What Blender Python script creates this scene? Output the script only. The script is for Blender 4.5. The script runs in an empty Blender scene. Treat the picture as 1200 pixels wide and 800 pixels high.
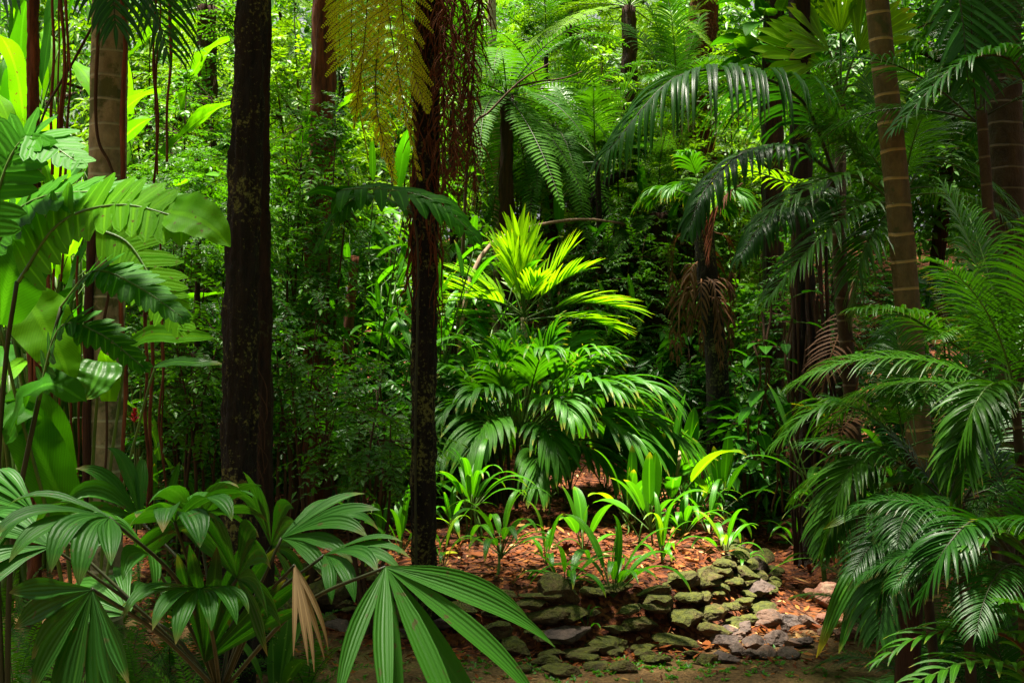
import bpy, math, random
from mathutils import Vector, Matrix, noise

# ------------------------------------------------------------------ scene, camera
scene = bpy.context.scene
COL = scene.collection
F = 1448.0                      # focal length in pixels of a 1200 px wide picture
EYE = 1.5
PITCH = math.atan(20.0 / F)
cp, sp_ = math.cos(PITCH), math.sin(PITCH)
rnd = random.Random(11)

def V(*a): return Vector(a)
def at(px, py, d):
    a, b, c = (px - 600) / F, 1.0, (400 - py) / F
    y = b * cp - c * sp_
    z = b * sp_ + c * cp
    return Vector((a / y * d, d, EYE + z / y * d))
def zpx(py, d): return at(600, py, d).z
def smooth(a, b, x):
    t = min(1.0, max(0.0, (x - a) / (b - a)))
    return t * t * (3 - 2 * t)
def jit(s): return rnd.uniform(-s, s)

# ------------------------------------------------------------------ terrain
WALL = [(-60, 9.5), (-4, 8.1), (-2.2, 7.5), (-1.2, 7.05), (-0.35, 6.45), (0.2, 6.2), (0.9, 6.5),
        (1.38, 7.05), (1.62, 7.8), (1.8, 8.8), (2.0, 10.2), (2.6, 13.5), (4, 60)]
def sdist(x, y):
    best, sgn = 1e9, 1
    for (ax, ay), (bx, by) in zip(WALL, WALL[1:]):
        dx, dy = bx - ax, by - ay
        t = min(1, max(0, ((x - ax) * dx + (y - ay) * dy) / (dx * dx + dy * dy)))
        qx, qy = ax + t * dx - x, ay + t * dy - y
        q = qx * qx + qy * qy
        if q < best - 1e-9:
            best = q
            sgn = 1 if dx * (y - ay) - dy * (x - ax) > 0 else -1
    return sgn * math.sqrt(best)
def H(x, y):
    s = sdist(x, y)
    hf = smooth(-4.8, -0.8, x)
    hill = hf * (1.75 * smooth(9.8, 15.5, y) + 1.9 * smooth(15, 26, y)) + (1 - hf) * 0.7 * smooth(11, 24, y)
    wh = .10 + .17 * smooth(-2.2, -0.8, x)
    if s > 0:
        z = wh * smooth(0.0, 0.34, s) + min(s, 4) * .07 + hill
    else:
        z = .42 * smooth(.7, 1.7, -s) * smooth(1.9, 2.7, x) + hill * smooth(.3, 2.5, -s) * .9 + hill * .1
        z += .35 * smooth(.15, .7, -s) * smooth(7.9, 9.3, y) * (1 - smooth(.7, 1.7, -s))
        z -= .05 * smooth(0, .3, -s) * smooth(.9, 1.5, x) * (1 - smooth(.5, .9, -s)) * smooth(6.6, 7.2, y)
    n = noise.noise(V(x * 1.3, y * 1.3, 0)) * .035 + noise.noise(V(x * 5, y * 5, 3)) * .012
    if y < 5.6 or (s < 0 and x < 2): n *= .45
    return z + n
def G(px, d, dz=0.0):
    x = (px - 600) / F * d
    return Vector((x, d, H(x, d) + dz))

# ------------------------------------------------------------------ objects
LABELS = {}
def tag(o, label, cat, group=None):
    o['label'] = label; o['category'] = cat
    if group: o['group'] = group
    if label in LABELS and not (group and LABELS[label] == group): print('DUPLICATE LABEL', label)
    LABELS[label] = group
    return o
def thing(name, label, cat, loc=(0, 0, 0), group=None):
    o = bpy.data.objects.new(name, None); COL.objects.link(o)
    o.empty_display_size = .1
    o.location = loc
    return tag(o, label, cat, group)
def put(name, me, parent=None, loc=(0, 0, 0), rot=None, scale=1.0, mat=None):
    o = bpy.data.objects.new(name, me); COL.objects.link(o)
    o.location = loc
    if rot is not None: o.rotation_euler = rot
    o.scale = (scale,) * 3 if isinstance(scale, (int, float)) else scale
    if parent is not None: o.parent = parent
    if mat is not None:
        o.material_slots[0].link = 'OBJECT'; o.material_slots[0].material = mat
    return o

class MB:
    """collects vertices with a uv and a tone and becomes one mesh"""
    def __init__(s): s.v = []; s.uv = []; s.t = []; s.f = []; s.m = []
    def vert(s, p, u, v, t):
        s.v.append((p[0], p[1], p[2])); s.uv.append((u, v)); s.t.append(t); return len(s.v) - 1
    def face(s, idx, m=0): s.f.append(idx); s.m.append(m)
    def mesh(s, name, mats, origin=None, smooth_=True):
        me = bpy.data.meshes.new(name)
        vs = s.v
        if origin is not None:
            ox, oy, oz = origin
            vs = [(a - ox, b - oy, c - oz) for a, b, c in vs]
        me.from_pydata(vs, [], s.f)
        uvl = me.uv_layers.new(name='UVMap')
        li = [0] * len(me.loops); me.loops.foreach_get('vertex_index', li)
        flat = []
        for i in li: flat.extend(s.uv[i])
        uvl.data.foreach_set('uv', flat)
        at_ = me.attributes.new('tone', 'FLOAT', 'POINT'); at_.data.foreach_set('value', s.t)
        for m in (mats if isinstance(mats, (list, tuple)) else [mats]): me.materials.append(m)
        me.polygons.foreach_set('material_index', s.m)
        me.polygons.foreach_set('use_smooth', [smooth_] * len(s.f))
        me.update()
        return me
    def build(s, name, mats, parent=None):
        org = V(0, 0, 0); p = parent
        while p is not None: org = org + p.location; p = p.parent
        me = s.mesh(name, mats, org)
        return put(name, me, parent)

DOWN = Vector((0, 0, -1)); UP = Vector((0, 0, 1))
PROF = {
    'lance': lambda t: 2.05 * (t + .015) ** .5 * (1 - t) ** .8 / 1.17,
    'ovate': lambda t: min(1, 2.35 * (t + .004) ** .55 * (1 - t) ** .62 / 1.32),
    'heart': lambda t: min(1.0, (.62 + 1.9 * t)) * (1 - t ** 2.2) ** .9,
    'strap': lambda t: min(1, .35 + 3.2 * t) * (1 - t ** 3.2) ** .8,
    'palm': lambda t: min(1, .35 + 4.5 * t) * (1 - t ** 2.6) ** .9,
    'lobe': lambda t: (1.0 - .28 * t) * (1 - t ** 5) ** .6,
}
def blade(mb, p, d, n, L, W, droop=.6, nseg=5, fold=.25, prof='palm', tone=None, wave=0.0, m=0, curl=0.0, late=1.0):
    p = p.copy(); d = d.normalized()
    if tone is None: tone = rnd.random()
    fn = PROF[prof]; prev = None; step = L / nseg
    ph = rnd.random() * 6.28
    for k in range(nseg + 1):
        t = k / nseg
        S = d.cross(n)
        if S.length < 1e-5: S = d.orthogonal()
        S.normalize(); N = S.cross(d).normalized()
        w = max(.0008, W * .5 * fn(min(t, .995)))
        e = N * (fold * w)
        wv1 = N * (wave * W * math.sin(t * 14 + ph)); wv2 = N * (wave * W * math.sin(t * 15 + ph + 2))
        row = (mb.vert(p - S * w + e + wv1, 0, t, tone), mb.vert(p, .5, t, tone), mb.vert(p + S * w + e + wv2, 1, t, tone))
        if prev:
            mb.face((prev[0], prev[1], row[1], row[0]), m); mb.face((prev[1], prev[2], row[2], row[1]), m)
        prev = row
        p = p + d * step
        d = (d + DOWN * (droop / nseg * (2 - late + (late) * 2 * t - 0.0) * .6) + S * (curl / nseg)).normalized()
        n = N
    return p
def tube(mb, pts, r0, r1=None, sides=6, m=0, tone=.5, bump=0.0, bf=6.0, v0=0.0, cap=True, radii=None):
    if r1 is None: r1 = r0
    n = len(pts); rows = []; vlen = v0
    ref = None
    for i, p in enumerate(pts):
        T = (pts[min(i + 1, n - 1)] - pts[max(i - 1, 0)]).normalized()
        if ref is None:
            ref = T.orthogonal().normalized()
        ref = (ref - T * ref.dot(T)).normalized()
        B = T.cross(ref)
        r = radii[i] if radii else r0 + (r1 - r0) * i / max(1, n - 1)
        if i: vlen += (p - pts[i - 1]).length
        row = []
        for j in range(sides):
            a = 2 * math.pi * j / sides
            q = ref * math.cos(a) + B * math.sin(a)
            rr = r
            if bump:
                w = p + q * r
                rr = r * (1 + bump * noise.noise(V(w.x * bf * 2.2, w.y * bf * 2.2, w.z * bf * .35)) + bump * .5 * noise.noise(w * bf * 3))
            row.append(mb.vert(p + q * rr, j / sides, vlen, tone))
        rows.append(row)
    for a, b in zip(rows, rows[1:]):
        for j in range(sides):
            k = (j + 1) % sides
            mb.face((a[j], a[k], b[k], b[j]), m)
    if cap and sides > 3: mb.face(tuple(rows[-1]), m)
def bez(pts, n):
    """smooth curve through 2, 3 or more points"""
    out = []
    P = [pts[0] * 2 - pts[1]] + list(pts) + [pts[-1] * 2 - pts[-2]]
    segs = len(pts) - 1
    for i in range(n + 1):
        u = i / n * segs; k = min(int(u), segs - 1); t = u - k
        a, b, c, d = P[k], P[k + 1], P[k + 2], P[k + 3]
        out.append(.5 * ((2 * b) + (c - a) * t + (2 * a - 5 * b + 4 * c - d) * t * t + (3 * b - a - 3 * c + d) * t ** 3))
    return out
def arc(L, pitch, bend, n=14, p=Vector((0, 0, 0)), sway=0.0):
    """a stalk from the origin along +X that starts at `pitch` degrees and bends down"""
    d = Vector((math.cos(math.radians(pitch)), 0, math.sin(math.radians(pitch))))
    out = [p.copy()]; q = p.copy()
    for i in range(n):
        q = q + d * (L / n); out.append(q.copy())
        d = (d + DOWN * (bend / n) * (.5 + i / n) + V(0, sway / n, 0)).normalized()
    return out
def pinnate(mb, pts, n, lmax, w, ang=35, vee=.25, droop=.7, pet=.2, prof='palm', nseg=4, fold=.3, rr=.008, shape=(.55, .35, .35),
            up=UP, wave=0.0, gaps=0.0, spread_tip=25, late=1.0):
    N_ = len(pts) - 1
    tube(mb, pts, rr, rr * .3, 5, 1, rnd.random())
    tb = rnd.random()
    a0, pk, a1 = shape
    for i in range(n):
        tt = (i + .5) / n
        u = (pet + (1 - pet) * tt) * N_
        k = min(int(u), N_ - 1); fr = u - k
        p = pts[k].lerp(pts[k + 1], fr); T = (pts[k + 1] - pts[k]).normalized()
        S = T.cross(up)
        if S.length < .05: S = T.cross(V(0, -1, .2))
        S.normalize(); N = S.cross(T).normalized()
        ln = (a0 + (1 - a0) * math.sin(min(1, tt / pk) * math.pi / 2)) if tt < pk else (a1 + (1 - a1) * math.cos((tt - pk) / (1 - pk) * math.pi / 2))
        for s in (-1, 1):
            if rnd.random() < gaps: continue
            a = math.radians(ang + spread_tip * tt + jit(5))
            d = S * (s * math.cos(a)) + T * math.sin(a) + N * (vee + jit(.08))
            blade(mb, p + T * jit(.006), d, N, lmax * ln * rnd.uniform(.9, 1.06), w * (.75 + .25 * ln) * rnd.uniform(.88, 1.08), droop * rnd.uniform(.75, 1.3),
                  nseg, fold, prof, .65 * tb + .35 * rnd.random(), wave, 0, 0, late)
    # end leaflet
    T = (pts[-1] - pts[-2]).normalized()
    blade(mb, pts[-1], T, T.cross(up).cross(T) if T.cross(up).length > .05 else V(0, -1, 0), lmax * a1 * .8, w * .7, droop, nseg, fold, prof, tb)
def kite(mb, p, d, n, L, W, tone, fold=.15):
    S = d.cross(n)
    if S.length < 1e-5: return
    S.normalize(); N = S.cross(d)
    m = p + d * (L * .45)
    a = mb.vert(p, .5, 0, tone); b = mb.vert(m - S * (W * .5) + N * (fold * W), 0, .45, tone)
    c = mb.vert(p + d * L - N * (.12 * L), .5, 1, tone); e = mb.vert(m + S * (W * .5) + N * (fold * W), 1, .45, tone)
    mb.face((a, c, b)); mb.face((a, e, c))
def spray(mb, p, d, n, L, nl, ll, lw, droop=.5, tw=.0025, base=None, end=True):
    if base is None: base = rnd.random()
    d = d.normalized(); pts = [p.copy()]; q = p.copy(); st = L / nl
    for i in range(nl):
        S = d.cross(n)
        if S.length < 1e-4: S = d.orthogonal()
        S.normalize(); N = S.cross(d).normalized(); n = N
        for s in (-1, 1):
            if rnd.random() < .08: continue
            ld = (S * s * rnd.uniform(.7, 1.0) + d * rnd.uniform(.3, .7) + N * jit(.35)).normalized()
            k = 1 - .45 * (i / nl) ** 2
            kite(mb, q, ld, (N + V(jit(.4), jit(.4), jit(.3))).normalized(), ll * k * rnd.uniform(.7, 1.2), lw * k * rnd.uniform(.8, 1.15), .6 * base + .4 * rnd.random())
        q = q + d * st; pts.append(q.copy())
        d = (d + DOWN * droop / nl + V(jit(.12), jit(.12), jit(.08))).normalized()
    if end: kite(mb, q, d, n, ll, lw, base)
    if tw: tube(mb, pts[::2] if len(pts) > 4 else pts, tw, tw * .4, 3, 1, .5, cap=False)

# ------------------------------------------------------------------ materials
def nt(name):
    m = bpy.data.materials.new(name); m.use_nodes = True
    t = m.node_tree; t.nodes.clear()
    return m, t, (lambda k, **kw: mk(t, k, **kw)), t.links.new
def mk(t, kind, **kw):
    n = t.nodes.new(kind)
    for k, v in kw.items():
        if k.startswith('i_'): n.inputs[k[2:].replace('_', ' ')].default_value = v
        else: setattr(n, k, v)
    return n
def rgba(c): return (c[0], c[1], c[2], 1)
def ramp(t, stops, interp='LINEAR'):
    r = t.nodes.new('ShaderNodeValToRGB'); e = r.color_ramp.elements; r.color_ramp.interpolation = interp
    while len(e) < len(stops): e.new(.5)
    for x, (p, c) in zip(e, stops): x.position = p; x.color = rgba(c) if len(c) == 3 else c
    return r
def leaf_mat(name, dark, light, rib=None, rough=.42, trans=.38, tcol=None, edge=None, spec=.28, veins=18, spots=None, vstr=.18, lat=0):
    m, t, N, L = nt(name)
    out = N('ShaderNodeOutputMaterial')
    tone = N('ShaderNodeAttribute', attribute_name='tone')
    info = N('ShaderNodeObjectInfo')
    geo = N('ShaderNodeNewGeometry')
    nz = N('ShaderNodeTexNoise', i_Scale=3.1, i_Detail=4.0); L(geo.outputs['Position'], nz.inputs['Vector'])
    a = N('ShaderNodeMath', operation='MULTIPLY', use_clamp=False); L(tone.outputs['Fac'], a.inputs[0]); a.inputs[1].default_value = .5
    b = N('ShaderNodeMath', operation='MULTIPLY_ADD'); L(info.outputs['Random'], b.inputs[0]); b.inputs[1].default_value = .28; L(a.outputs[0], b.inputs[2])
    c = N('ShaderNodeMath', operation='MULTIPLY_ADD', use_clamp=True); L(nz.outputs['Fac'], c.inputs[0]); c.inputs[1].default_value = .5; L(b.outputs[0], c.inputs[2])
    r = ramp(t, [(.2, dark), (.95, light)]); L(c.outputs[0], r.inputs[0])
    uv = N('ShaderNodeUVMap', uv_map='UVMap'); sx = N('ShaderNodeSeparateXYZ'); L(uv.outputs[0], sx.inputs[0])
    ab = N('ShaderNodeMath', operation='SUBTRACT'); L(sx.outputs[0], ab.inputs[0]); ab.inputs[1].default_value = .5
    ab2 = N('ShaderNodeMath', operation='ABSOLUTE'); L(ab.outputs[0], ab2.inputs[0])
    col = r.outputs[0]
    rib = rib or tuple(min(1, x * 1.25 + .004) for x in light)
    rr = ramp(t, [(.0, (1, 1, 1)), (.035, (1, 1, 1)), (.075, (0, 0, 0))]); L(ab2.outputs[0], rr.inputs[0])
    mx = N('ShaderNodeMix', data_type='RGBA'); L(rr.outputs[0], mx.inputs[0]); L(col, mx.inputs[6]); mx.inputs[7].default_value = rgba(rib); col = mx.outputs[2]
    if lat:    # side veins running from the midrib to the rim
        lv = N('ShaderNodeMath', operation='MULTIPLY_ADD'); L(ab2.outputs[0], lv.inputs[0]); lv.inputs[1].default_value = -.55; L(sx.outputs[1], lv.inputs[2])
        l2 = N('ShaderNodeMath', operation='MULTIPLY'); L(lv.outputs[0], l2.inputs[0]); l2.inputs[1].default_value = lat
        l3 = N('ShaderNodeMath', operation='FRACT'); L(l2.outputs[0], l3.inputs[0])
        lr = ramp(t, [(0, (1.35, 1.3, 1.2)), (.1, (.82, .82, .8)), (.5, (1.02, 1.02, 1)), (.92, (.85, .85, .85)), (1, (1.35, 1.3, 1.2))]); L(l3.outputs[0], lr.inputs[0])
        mx = N('ShaderNodeMix', data_type='RGBA', blend_type='MULTIPLY'); mx.inputs[0].default_value = .8; L(col, mx.inputs[6]); L(lr.outputs[0], mx.inputs[7]); col = mx.outputs[2]
    if edge:   # dry or yellow leaf tips and rims, patchy
        er = ramp(t, [(.84, (0, 0, 0)), (1.0, (1, 1, 1))]); L(sx.outputs[1], er.inputs[0])
        en = N('ShaderNodeTexNoise', i_Scale=7.0, i_Detail=2.0); L(geo.outputs['Position'], en.inputs['Vector'])
        enr = ramp(t, [(.42, (0, 0, 0)), (.62, (1, 1, 1))]); L(en.outputs['Fac'], enr.inputs[0])
        em = N('ShaderNodeMath', operation='MULTIPLY'); L(er.outputs[0], em.inputs[0]); L(enr.outputs[0], em.inputs[1])
        mx = N('ShaderNodeMix', data_type='RGBA'); L(em.outputs[0], mx.inputs[0]); L(col, mx.inputs[6]); mx.inputs[7].default_value = rgba(edge); col = mx.outputs[2]
    if spots:
        sn = N('ShaderNodeTexNoise', i_Scale=38.0, i_Detail=2.0); L(geo.outputs['Position'], sn.inputs['Vector'])
        sr = ramp(t, [(.66, (0, 0, 0)), (.72, (1, 1, 1))]); L(sn.outputs['Fac'], sr.inputs[0])
        mx = N('ShaderNodeMix', data_type='RGBA'); L(sr.outputs[0], mx.inputs[0]); L(col, mx.inputs[6]); mx.inputs[7].default_value = rgba(spots); col = mx.outputs[2]
    wv = N('ShaderNodeMath', operation='MULTIPLY'); L(sx.outputs[0], wv.inputs[0]); wv.inputs[1].default_value = veins * 6.283
    sn = N('ShaderNodeMath', operation='SINE'); L(wv.outputs[0], sn.inputs[0])
    nb = N('ShaderNodeMath', operation='MULTIPLY_ADD'); L(nz.outputs['Fac'], nb.inputs[0]); nb.inputs[1].default_value = 3.0; L(sn.outputs[0], nb.inputs[2])
    bp = N('ShaderNodeBump', i_Strength=vstr, i_Distance=.004); L(nb.outputs[0], bp.inputs['Height'])
    p = N('ShaderNodeBsdfPrincipled', i_Roughness=rough); p.inputs['Specular IOR Level'].default_value = spec
    L(col, p.inputs['Base Color']); L(bp.outputs[0], p.inputs['Normal'])
    tr = N('ShaderNodeBsdfTranslucent')
    tm = N('ShaderNodeMix', data_type='RGBA', blend_type='MULTIPLY'); tm.inputs[0].default_value = 1
    L(col, tm.inputs[6]); tm.inputs[7].default_value = rgba(tcol or (1.65, 1.6, .35)); L(tm.outputs[2], tr.inputs['Color'])
    ms = N('ShaderNodeMixShader'); ms.inputs[0].default_value = trans
    L(p.outputs[0], ms.inputs[1]); L(tr.outputs[0], ms.inputs[2]); L(ms.outputs[0], out.inputs[0])
    return m
def bark_mat(name, c0, c1, patch=None, patch_amt=.55, ring=None, ring_col=None, ring_w=.1, vscale=(9, 9, 1.4), bump=.6, rough=.85, moss=None, patch_scale=9, red=None):
    m, t, N, L = nt(name)
    out = N('ShaderNodeOutputMaterial'); p = N('ShaderNodeBsdfPrincipled', i_Roughness=rough); p.inputs['Specular IOR Level'].default_value = .25
    geo = N('ShaderNodeNewGeometry')
    mp = N('ShaderNodeMapping'); mp.inputs['Scale'].default_value = vscale; L(geo.outputs['Position'], mp.inputs[0])
    n1 = N('ShaderNodeTexNoise', i_Scale=3.0, i_Detail=6.0, i_Roughness=.65); L(mp.outputs[0], n1.inputs['Vector'])
    r = ramp(t, [(.3, c0), (.72, c1)]); L(n1.outputs['Fac'], r.inputs[0]); col = r.outputs[0]; hgt = n1.outputs['Fac']
    if patch:
        n2 = N('ShaderNodeTexNoise', i_Scale=patch_scale, i_Detail=7.0, i_Roughness=.72); L(geo.outputs['Position'], n2.inputs['Vector'])
        n6 = N('ShaderNodeTexNoise', i_Scale=3.4, i_Detail=3.0); L(geo.outputs['Position'], n6.inputs['Vector'])
        a6 = N('ShaderNodeMath', operation='MULTIPLY_ADD'); L(n6.outputs['Fac'], a6.inputs[0]); a6.inputs[1].default_value = .45
        a7 = N('ShaderNodeMath', operation='SUBTRACT'); L(n2.outputs['Fac'], a7.inputs[0]); a7.inputs[1].default_value = .225; L(a7.outputs[0], a6.inputs[2])
        r2 = ramp(t, [(patch_amt, (0, 0, 0)), (patch_amt + .07, (1, 1, 1))]); L(a6.outputs[0], r2.inputs[0])
        mx = N('ShaderNodeMix', data_type='RGBA'); L(r2.outputs[0], mx.inputs[0]); L(col, mx.inputs[6]); mx.inputs[7].default_value = rgba(patch); col = mx.outputs[2]
    if ring:
        uv = N('ShaderNodeUVMap', uv_map='UVMap'); sx = N('ShaderNodeSeparateXYZ'); L(uv.outputs[0], sx.inputs[0])
        nr = N('ShaderNodeTexNoise', i_Scale=4.0, i_Detail=2.0); L(geo.outputs['Position'], nr.inputs['Vector'])
        ad = N('ShaderNodeMath', operation='MULTIPLY_ADD'); L(nr.outputs['Fac'], ad.inputs[0]); ad.inputs[1].default_value = ring * .35; L(sx.outputs[1], ad.inputs[2])
        dv = N('ShaderNodeMath', operation='DIVIDE'); L(ad.outputs[0], dv.inputs[0]); dv.inputs[1].default_value = ring
        fr = N('ShaderNodeMath', operation='FRACT'); L(dv.outputs[0], fr.inputs[0])
        r3 = ramp(t, [(0, (1, 1, 1)), (ring_w, (.7, .7, .7)), (ring_w * 1.6, (0, 0, 0)), (.97, (0, 0, 0))]); L(fr.outputs[0], r3.inputs[0])
        mx = N('ShaderNodeMix', data_type='RGBA'); L(r3.outputs[0], mx.inputs[0]); L(col, mx.inputs[6]); mx.inputs[7].default_value = rgba(ring_col); col = mx.outputs[2]
        ha = N('ShaderNodeMath', operation='MULTIPLY_ADD'); L(r3.outputs[0], ha.inputs[0]); ha.inputs[1].default_value = .6; L(hgt, ha.inputs[2]); hgt = ha.outputs[0]
    if moss:
        n4 = N('ShaderNodeTexNoise', i_Scale=5.0, i_Detail=6.0, i_Roughness=.7); L(geo.outputs['Position'], n4.inputs['Vector'])
        sn = N('ShaderNodeSeparateXYZ'); L(geo.outputs['Normal'], sn.inputs[0])
        am = N('ShaderNodeMath', operation='MULTIPLY_ADD'); L(sn.outputs[2], am.inputs[0]); am.inputs[1].default_value = .26; L(n4.outputs['Fac'], am.inputs[2])
        r4 = ramp(t, [(.46, (0, 0, 0)), (.76, (1, 1, 1))]); L(am.outputs[0], r4.inputs[0])
        mx = N('ShaderNodeMix', data_type='RGBA'); L(r4.outputs[0], mx.inputs[0]); L(col, mx.inputs[6])
        mr = ramp(t, [(.35, (moss[0] * .45, moss[1] * .5, moss[2])), (.7, moss)]); nn = N('ShaderNodeTexNoise', i_Scale=40.0, i_Detail=3.0); L(geo.outputs['Position'], nn.inputs['Vector']); L(nn.outputs['Fac'], mr.inputs[0])
        L(mr.outputs[0], mx.inputs[7]); col = mx.outputs[2]
        nh = N('ShaderNodeMath', operation='MULTIPLY_ADD'); L(nn.outputs['Fac'], nh.inputs[0]); nh.inputs[1].default_value = .35; L(hgt, nh.inputs[2]); hgt = nh.outputs[0]
    bp = N('ShaderNodeBump', i_Strength=bump, i_Distance=.045); L(hgt, bp.inputs['Height'])
    L(col, p.inputs['Base Color']); L(bp.outputs[0], p.inputs['Normal']); L(p.outputs[0], out.inputs[0])
    return m
def litter_mat():
    m, t, N, L = nt('dry_leaf_litter')
    out = N('ShaderNodeOutputMaterial'); p = N('ShaderNodeBsdfPrincipled', i_Roughness=.75); p.inputs['Specular IOR Level'].default_value = .12
    tone = N('ShaderNodeAttribute', attribute_name='tone')
    r = ramp(t, [(0, (.028, .008, .003)), (.35, (.10, .022, .005)), (.65, (.19, .055, .009)), (.88, (.32, .13, .028)), (1, (.42, .26, .10))]); L(tone.outputs['Fac'], r.inputs[0])
    L(r.outputs[0], p.inputs['Base Color']); L(p.outputs[0], out.inputs[0])
    return m
def ground_mat():
    m, t, N, L = nt('forest_soil')
    out = N('ShaderNodeOutputMaterial'); p = N('ShaderNodeBsdfPrincipled', i_Roughness=.9); p.inputs['Specular IOR Level'].default_value = .2
    geo = N('ShaderNodeNewGeometry')
    vo = N('ShaderNodeTexVoronoi', i_Scale=42.0); L(geo.outputs['Position'], vo.inputs['Vector'])
    sc = N('ShaderNodeSeparateColor'); L(vo.outputs['Color'], sc.inputs[0])
    mul = ramp(t, [(0, (.02, .006, .003)), (.5, (.08, .022, .008)), (1, (.2, .066, .02))]); L(sc.outputs[0], mul.inputs[0])
    n1 = N('ShaderNodeTexNoise', i_Scale=2.2, i_Detail=8.0, i_Roughness=.7); L(geo.outputs['Position'], n1.inputs['Vector'])
    n2 = N('ShaderNodeTexNoise', i_Scale=60.0, i_Detail=4.0, i_Roughness=.7); L(geo.outputs['Position'], n2.inputs['Vector'])
    pa = ramp(t, [(.36, (.08, .046, .018)), (.55, (.18, .105, .042)), (.66, (.13, .12, .03))]); L(n1.outputs['Fac'], pa.inputs[0])
    pg = ramp(t, [(.3, (.35, .35, .35)), (.75, (1.5, 1.45, 1.35))]); L(n2.outputs['Fac'], pg.inputs[0])
    pm = N('ShaderNodeMix', data_type='RGBA', blend_type='MULTIPLY'); pm.inputs[0].default_value = 1; L(pa.outputs[0], pm.inputs[6]); L(pg.outputs[0], pm.inputs[7])
    at_ = N('ShaderNodeAttribute', attribute_name='tone')
    mx = N('ShaderNodeMix', data_type='RGBA'); L(at_.outputs['Fac'], mx.inputs[0]); L(mul.outputs[0], mx.inputs[6]); L(pm.outputs[2], mx.inputs[7])
    hm = N('ShaderNodeMath', operation='ADD'); L(vo.outputs['Distance'], hm.inputs[0]); L(n2.outputs['Fac'], hm.inputs[1])
    bp = N('ShaderNodeBump', i_Strength=.7, i_Distance=.015); L(hm.outputs[0], bp.inputs['Height'])
    L(mx.outputs[2], p.inputs['Base Color']); L(bp.outputs[0], p.inputs['Normal']); L(p.outputs[0], out.inputs[0])
    return m

M = {}
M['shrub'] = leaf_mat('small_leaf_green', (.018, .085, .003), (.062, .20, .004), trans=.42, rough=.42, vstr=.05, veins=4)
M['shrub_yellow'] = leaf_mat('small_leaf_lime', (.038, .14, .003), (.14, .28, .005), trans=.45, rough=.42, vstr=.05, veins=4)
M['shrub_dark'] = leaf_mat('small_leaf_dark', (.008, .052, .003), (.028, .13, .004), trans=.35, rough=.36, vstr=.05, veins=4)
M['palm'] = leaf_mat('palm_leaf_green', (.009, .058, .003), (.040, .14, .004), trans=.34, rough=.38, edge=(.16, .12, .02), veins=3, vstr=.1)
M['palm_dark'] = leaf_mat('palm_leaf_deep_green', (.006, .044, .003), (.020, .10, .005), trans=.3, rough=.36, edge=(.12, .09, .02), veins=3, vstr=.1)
M['lime'] = leaf_mat('lime_leaf', (.055, .19, .003), (.19, .38, .005), trans=.46, rough=.38, edge=(.45, .40, .03), veins=4, vstr=.12)
M['clump'] = leaf_mat('clump_leaf_green', (.012, .08, .004), (.05, .19, .005), trans=.36, rough=.42, edge=(.38, .32, .05), veins=5, vstr=.35, spec=.26)
M['fan'] = leaf_mat('fan_leaf_green', (.008, .058, .004), (.030, .13, .006), trans=.32, rough=.5, spec=.18, edge=(.20, .14, .05), veins=5, vstr=.3, spots=(.055, .06, .015), rib=(.03, .12, .01))
M['ginger'] = leaf_mat('strap_leaf_green', (.016, .11, .003), (.065, .25, .005), trans=.42, rough=.36, edge=(.42, .34, .03), veins=8, vstr=.12)
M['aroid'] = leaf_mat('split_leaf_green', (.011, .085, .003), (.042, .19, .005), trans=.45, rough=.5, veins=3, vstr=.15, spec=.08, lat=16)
M['aroid_lit'] = leaf_mat('split_leaf_sunlit', (.03, .16, .003), (.10, .30, .004), trans=.52, rough=.55, veins=3, vstr=.15, spec=.07, lat=16, spots=(.10, .09, .02))  # brighter copy of the split leaf green, sunlight put into the colour
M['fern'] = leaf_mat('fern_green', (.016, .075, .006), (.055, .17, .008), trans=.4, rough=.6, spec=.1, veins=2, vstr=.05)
M['fern_lit'] = leaf_mat('fern_sunlit', (.05, .15, .005), (.13, .26, .008), trans=.45, rough=.6, spec=.1, veins=2, vstr=.05)  # fern green lightened, with sunlight painted into the leaf colour
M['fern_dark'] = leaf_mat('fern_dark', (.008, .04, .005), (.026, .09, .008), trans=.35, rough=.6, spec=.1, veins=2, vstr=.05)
M['fern_gold'] = leaf_mat('fern_golden', (.24, .36, .008), (.66, .60, .025), trans=.55, rough=.6, veins=2, vstr=.05, tcol=(1.5, 1.4, .5), spec=.1)
M['dead'] = leaf_mat('dry_brown_leaf', (.035, .014, .004), (.14, .058, .014), trans=.15, rough=.7, veins=4, tcol=(1.3, 1, .6))
M['straw'] = leaf_mat('straw_leaf', (.16, .10, .045), (.34, .23, .11), trans=.15, rough=.7, veins=4, tcol=(1.3, 1, .6))
M['dead_red'] = leaf_mat('dry_red_leaf', (.06, .014, .006), (.2, .045, .015), trans=.15, rough=.7, veins=4, tcol=(1.3, 1, .6))
M['stalk'] = bark_mat('green_stalk', (.03, .07, .008), (.07, .14, .015), bump=.1, rough=.45)
M['stalk_dark'] = bark_mat('dark_stalk', (.014, .018, .006), (.035, .04, .012), bump=.1, rough=.5)
M['pale_twig'] = bark_mat('pale_twig', (.12, .07, .04), (.3, .2, .13), bump=.2)
M['twig'] = bark_mat('brown_twig', (.028, .014, .007), (.08, .04, .018), bump=.2)
M['black_bark'] = bark_mat('black_bark', (.0025, .002, .0015), (.016, .009, .005), patch=(.12, .12, .03), patch_amt=.56, patch_scale=48, bump=1.0)
M['brown_bark'] = bark_mat('brown_bark', (.012, .006, .004), (.075, .03, .014), bump=1.0, patch=(.05, .06, .018), patch_amt=.66)
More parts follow.
